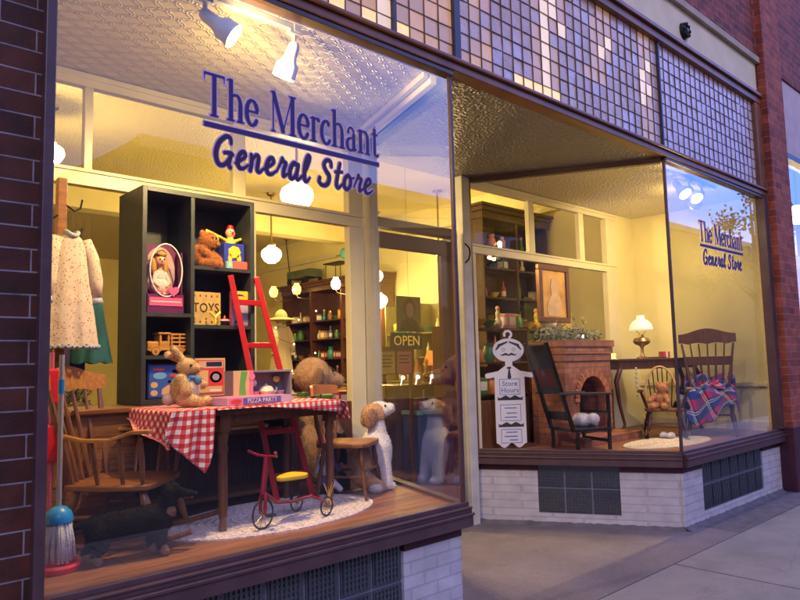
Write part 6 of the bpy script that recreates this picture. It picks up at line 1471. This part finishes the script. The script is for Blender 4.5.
# wagon, toy chair and teal cap on top of the tall cabinet
t = thing('toy_wagon', 'old metal toy wagon with raised handle on top of the tall dark cabinet', 'toy wagon', (8.15, 8.35, 3.20), R(90))
g = G().box(-.02, .80, -.15, .15, .14, .16).box(-.02, .80, -.15, -.14, .16, .30).box(-.02, .80, .14, .15, .16, .30).box(-.02, -.01, -.14, .14, .16, .30).box(.79, .80, -.14, .14, .16, .30); g.build('wagon_bed', mat('wagon_green_grey', (.10, .12, .09), .5, .2, var=.3), t)
for x in (.08, .68):
    for s_ in (-1, 1): G().cyl((x, s_*.16, .075), (x, s_*.185, .075), .075, n=20).build('wheel', IRON, t, bevel=.005)
G().tube([(.80, 0, .16), (.93, 0, .35), (1.05, 0, 1.05)], .010, 8).tube([(1.05, -.06, 1.05), (1.05, .06, 1.05)], .012, 8).build('handle', IRON, t)
t = thing('toy_sleigh_seat', 'small black wire doll seat with teal cushion on top of the tall dark cabinet', 'toy', (8.12, 7.35, 3.20), R(90))
for a in ((0, -.12), (0, .12), (.45, -.12), (.45, .12)): G().tube([(a[0], a[1], 0), (a[0], a[1], .30)], .008, 6).build('leg', IRON, t)
G().box(-.04, .50, -.15, .15, .30, .32).build('seat', IRON, t); G().tube([(.0, -.14, .32), (.0, -.14, .48), (.45, -.14, .50)], .008, 6).build('arm', IRON, t)
o = blob('teal_cushion', [('e', (0, 0, .13), (.16, .12, .13), None, 0), ('e', (.10, 0, .22), (.09, .09, .08), None, 0)], [mat('teal_plush', (.08, .30, .30), .9)], None, .015); o.location = (8.10, 7.25, 3.52); o.name = 'teal_plush'; tag(o, 'teal plush bundle on the black wire seat above the cabinet', 'plush toy')
# display table in the middle of the shop
t = thing('centre_counter', 'long low shop counter with glass front, piled with goods beyond the left bay', 'counter', (3.3, 2.5, .03))
G().box(0, 1.5, 0, .7, 0, 1.05).build('counter_body', WALN, t); G().box(-.03, 1.53, -.03, .73, 1.05, 1.09, bev=.006).build('countertop', OAK, t)
rr = random.Random(21); q = 0
for i in range(7):
    for j in range(2):
        colr = rr.choice(list(GC)); kind = rr.choice(KINDS+['book_stack']); q += 1
        good(kind, colr, 3.42+i*.21, 2.62+j*.32, 1.121, f"{colr} {kind.replace('_', ' ')}, {ORD[i]} from the left in the {['near', 'far'][j]} row on the middle counter", rr.uniform(-.5, .5), rr.uniform(1.2, 1.6), 'goods on the middle counter')
garment('lace_gown', 'cream lace doll gown with green sash on a stand right of the red ladder', (4.05, 3.35, 1.98), .22, .34, .52, mat('cream_lace', (.70, .58, .36), .8, bump=.9, bscale=60), mat('cream_lace_trim', (.75, .65, .45), .8), R(20), arm=True, seed=6)
t = thing('gown_stand', 'turned wooden stand holding the cream lace gown', 'stand', (4.05, 3.35, .03)); G().cyl((0, 0, 0), (0, 0, 2.0), .014, n=10).build('pole', WALN, t); G().lathe([(.18, 0), (.17, .03), (.03, .05)], n=20).build('foot', WALN, t, smooth=True); G().ball((0, 0, 2.03), (.07, .07, .085), 14).build('hat_form', mat('straw_hat', (.5, .42, .2), .8), t, smooth='all'); G().lathe([(.15, 2.0), (.14, 2.015), (.06, 2.03)], n=24).build('hat_brim', mat('straw_hat', (.5, .42, .2)), t, smooth=True)
t = thing('string_lights', 'strand of tiny warm lights around the cream gown by the ladder', 'string lights', (4.05, 3.2, 1.5)); rr = random.Random(2)
pts = [(.28*math.cos(k*.55), -.10+.12*math.sin(k*.55), .62-k*.045) for k in range(18)]; G().tube(pts, .002, 5).build('wire', IRON, t)
for p_ in pts[::2]: G().ball(p_, .008, 6).build('bulb', mat('fairy_lit', (1, .9, .7), emit=(1, .85, .55), estr=9), t)
# behind the door
t = thing('open_sign', 'dark hanging sign reading OPEN in yellow letters on the shop door', 'sign', (4.22, 1.60, 1.66))
G().box(-.19, .19, -.008, .004, -.0, .15).build('sign_board', mat('sign_black', (.02, .015, .02), .4), t); text_mesh('lettering', 'OPEN', .125, mat('sign_yellow', (.85, .55, .06), .4, emit=(1, .6, .08), estr=.5), t, TR(0, -.011, .075) @ FACE, .001, sx=1.0)
G().tube([(-.15, 0, .15), (0, 0, .26), (.15, 0, .15)], .003, 5).build('cord', IRON, t)
t = thing('portrait_poster', 'poster of a dark-haired woman above the OPEN sign', 'poster', (4.66, 2.2, 1.86)); G().box(-.0, .34, -.006, .0, 0, .36).build('poster_sheet', mat('poster_green_grey', (.20, .20, .10), .7, var=.3), t)
G().prism(ov(.18, .24, .085, .10), -.009, -.006, 'XZ').build('hair_shape', INK, t); G().prism(ov(.18, .22, .055, .075), -.012, -.009, 'XZ').build('face_shape', mat('poster_skin', (.45, .30, .22), .6), t); G().prism([(.03, 0), (.33, 0), (.28, .10), (.20, .14), (.14, .14), (.07, .10)], -.012, -.009, 'XZ').build('shoulder_shape', INK, t)
G().tube([(.17, -.003, .36), (.17, -.003, 2.4)], .002, 4).build('hanging_wire', IRON, t)
def sheet(label, x, y, z, w_, h_, m, lines=0, nm='paper_notice'):
    t = thing(nm, label, 'notice', (x, y, z)); G().box(0, w_, -.004, .0, 0, h_).build('sheet', m, t)
    for k in range(lines): G().box(.03, w_-.03-.02*(k % 2), -.006, -.004, h_-.05-k*.035, h_-.035-k*.035).build('text_line', INK, t)
    return t
t = thing('notice_stand', 'dark easel behind the door carrying the yellow and pink notices', 'easel', (4.45, 2.26, .03)); G().box(0, .5, 0, .03, 1.40, 1.68).box(.02, .05, .005, .035, 0, 1.40).box(.45, .48, .005, .035, 0, 1.40).build('easel_frame', WALN, t)
sheet('yellow notice with dark lines, left of the pink one behind the door', 4.47, 2.25, 1.44, .20, .22, mat('notice_yellow', (.72, .52, .12), .7), 4)
sheet('pink-red notice beside the yellow one behind the door', 4.70, 2.25, 1.44, .20, .22, mat('notice_pink', (.60, .16, .18), .7), 3)
t = thing('orange_lamp', 'glowing orange shade lamp at the right edge of the shop door', 'lamp', (5.78, 2.75, 1.32)); G().lathe([(.10, .36), (.15, .20), (.13, .19)], n=20).build('shade', mat('orange_shade_lit', (.8, .25, .03), .5, emit=(1, .22, .02), estr=1.3), t, smooth=True); G().cyl((0, 0, 0), (0, 0, .3), .012, n=8).build('stem', BRASS, t); G().lathe([(.07, 0), (.06, .02), (.015, .03)], n=16).build('base', BRASS, t)
t = thing('till_counter', 'dark counter with a row of small lights behind the shop door', 'counter', (4.9, 2.5, .03)); G().box(0, 1.5, 0, .5, 0, 1.22).build('counter_body', mat('blue_grey_counter', (.06, .07, .12), .5, var=.2), t); G().box(-.03, 1.53, -.03, .53, 1.22, 1.28, bev=.006).build('countertop', DARKW, t)
for k, (x, c) in enumerate(((.08, 1), (.30, 1), (.52, 1), (.66, 1), (1.0, 1))): G().ball((x, -.035, 1.36), .022, 8).cyl((x, -.0, 1.28), (x, -.02, 1.35), .006, n=6).build('counter_light', mat('small_lit', (1, .9, .8), emit=(1, .85, .65), estr=6), t)
t = thing('display_bin', 'blue plastic bin full of toys standing before the till counter', 'bin', (4.95, 2.2, .03)); G().box(0, .40, 0, .25, 0, 1.0, bev=.01).build('bin_body', BLU, t); G().box(-.01, .41, -.01, .26, .98, 1.02).build('rim', SKYB, t)
rr = random.Random(31)
for k in range(5): good(rr.choice(KINDS), rr.choice(list(GC)), 5.0+.07*k, 2.32, 1.025, f'toy-coloured item, {ORD[k]} from the left on top of the blue bin', s=1.0, group='items on the blue bin')
for k in range(6):
    kd, cc = rr.choice(KINDS), rr.choice(list(GC)); good(kd, cc, 5.45+.14*k, 2.72, 1.312, f"{cc} {kd.replace('_', ' ')}, {ORD[k]} from the left on the till counter", s=1.3, group='goods on the till counter')
t = thing('bench_boards', 'stack of light wooden boards on the floor outside the left entry glass', 'boards', (3.75, 1.25, .02), R(20))
# shelves of goods low behind the right partition
cabinet('low_shelf', 'low dark shelf of goods just behind the hours board', 'low dark shelf', 5.3, 2.05, 7.4, 1.75, [1.0, 1.35, 1.70], .35, 15, DARKW, 2, cornice=False, gap=.17, face='y') if False else None
def low_shelf():
    t = thing('low_shelf', 'low dark shelf of goods behind the hours board and fireplace', 'shelf', (5.35, 2.0, .03))
    for x in (0, 1.2, 2.38): G().box(x, x+.03, 0, .38, 0, 1.9).build('upright', DARKW, t)
    G().box(.03, 2.38, .36, .38, .0, 1.45).build('back_board', DARKW, t)
    zs_ = (.80, 1.15, 1.50, 1.88)
    for z in zs_: G().box(.031, 2.379, .0, .36, z-.02, z).build('shelf', DARKW, t)
    rr = random.Random(17)
    for si, z in enumerate(zs_):
        idx = 0
        for k in range(12):
            if 5 <= k <= 8 and si < 2: continue
            colr = rr.choice(list(GC)+['green', 'green', 'cream', 'amber']); kind = rr.choice(KINDS); idx += 1
            good(kind, colr, 5.48+.185*k, 2.16, z+.031, f"{colr} {kind.replace('_', ' ')}, {ORD[idx-1]} from the left on the {ORD[si]} board up of the low shelf", rr.uniform(-.4, .4), rr.uniform(1.1, 1.4), 'goods on the low shelf behind the right window')
low_shelf()
bpy.data.objects.remove(bpy.data.objects['bench_boards'])
for k, (x, y) in enumerate(((1.35, 2.3), (.55, 2.6))):
    good(['pitcher', 'gift_carton'][k], ['green', 'white'][k], x, y, 1.30, ['green pitcher seen low behind the left bay beside the shelf', 'white carton seen low behind the left bay near the coat rack'][k], s=1.4, group='goods behind the left bay')
t = thing('side_counter', 'plain wooden counter behind the left end of the left bay', 'counter', (.2, 2.1, .03)); G().box(0, 1.6, 0, .7, 0, 1.24).build('counter_body', WALN, t); G().box(-.02, 1.62, -.02, .72, 1.24, 1.268).build('countertop', OAK, t)
leaf_clump('potted_plant', 'leafy plant with pale flowers between the coat rack and the toy shelf', (1.62, 2.35, 1.30), (.12, .10, .22), 90, [LG, LP, LD], 'plant', 8, .05, 4)
lamp('fill', (0, 0, 0), 0, WARM) if False else None
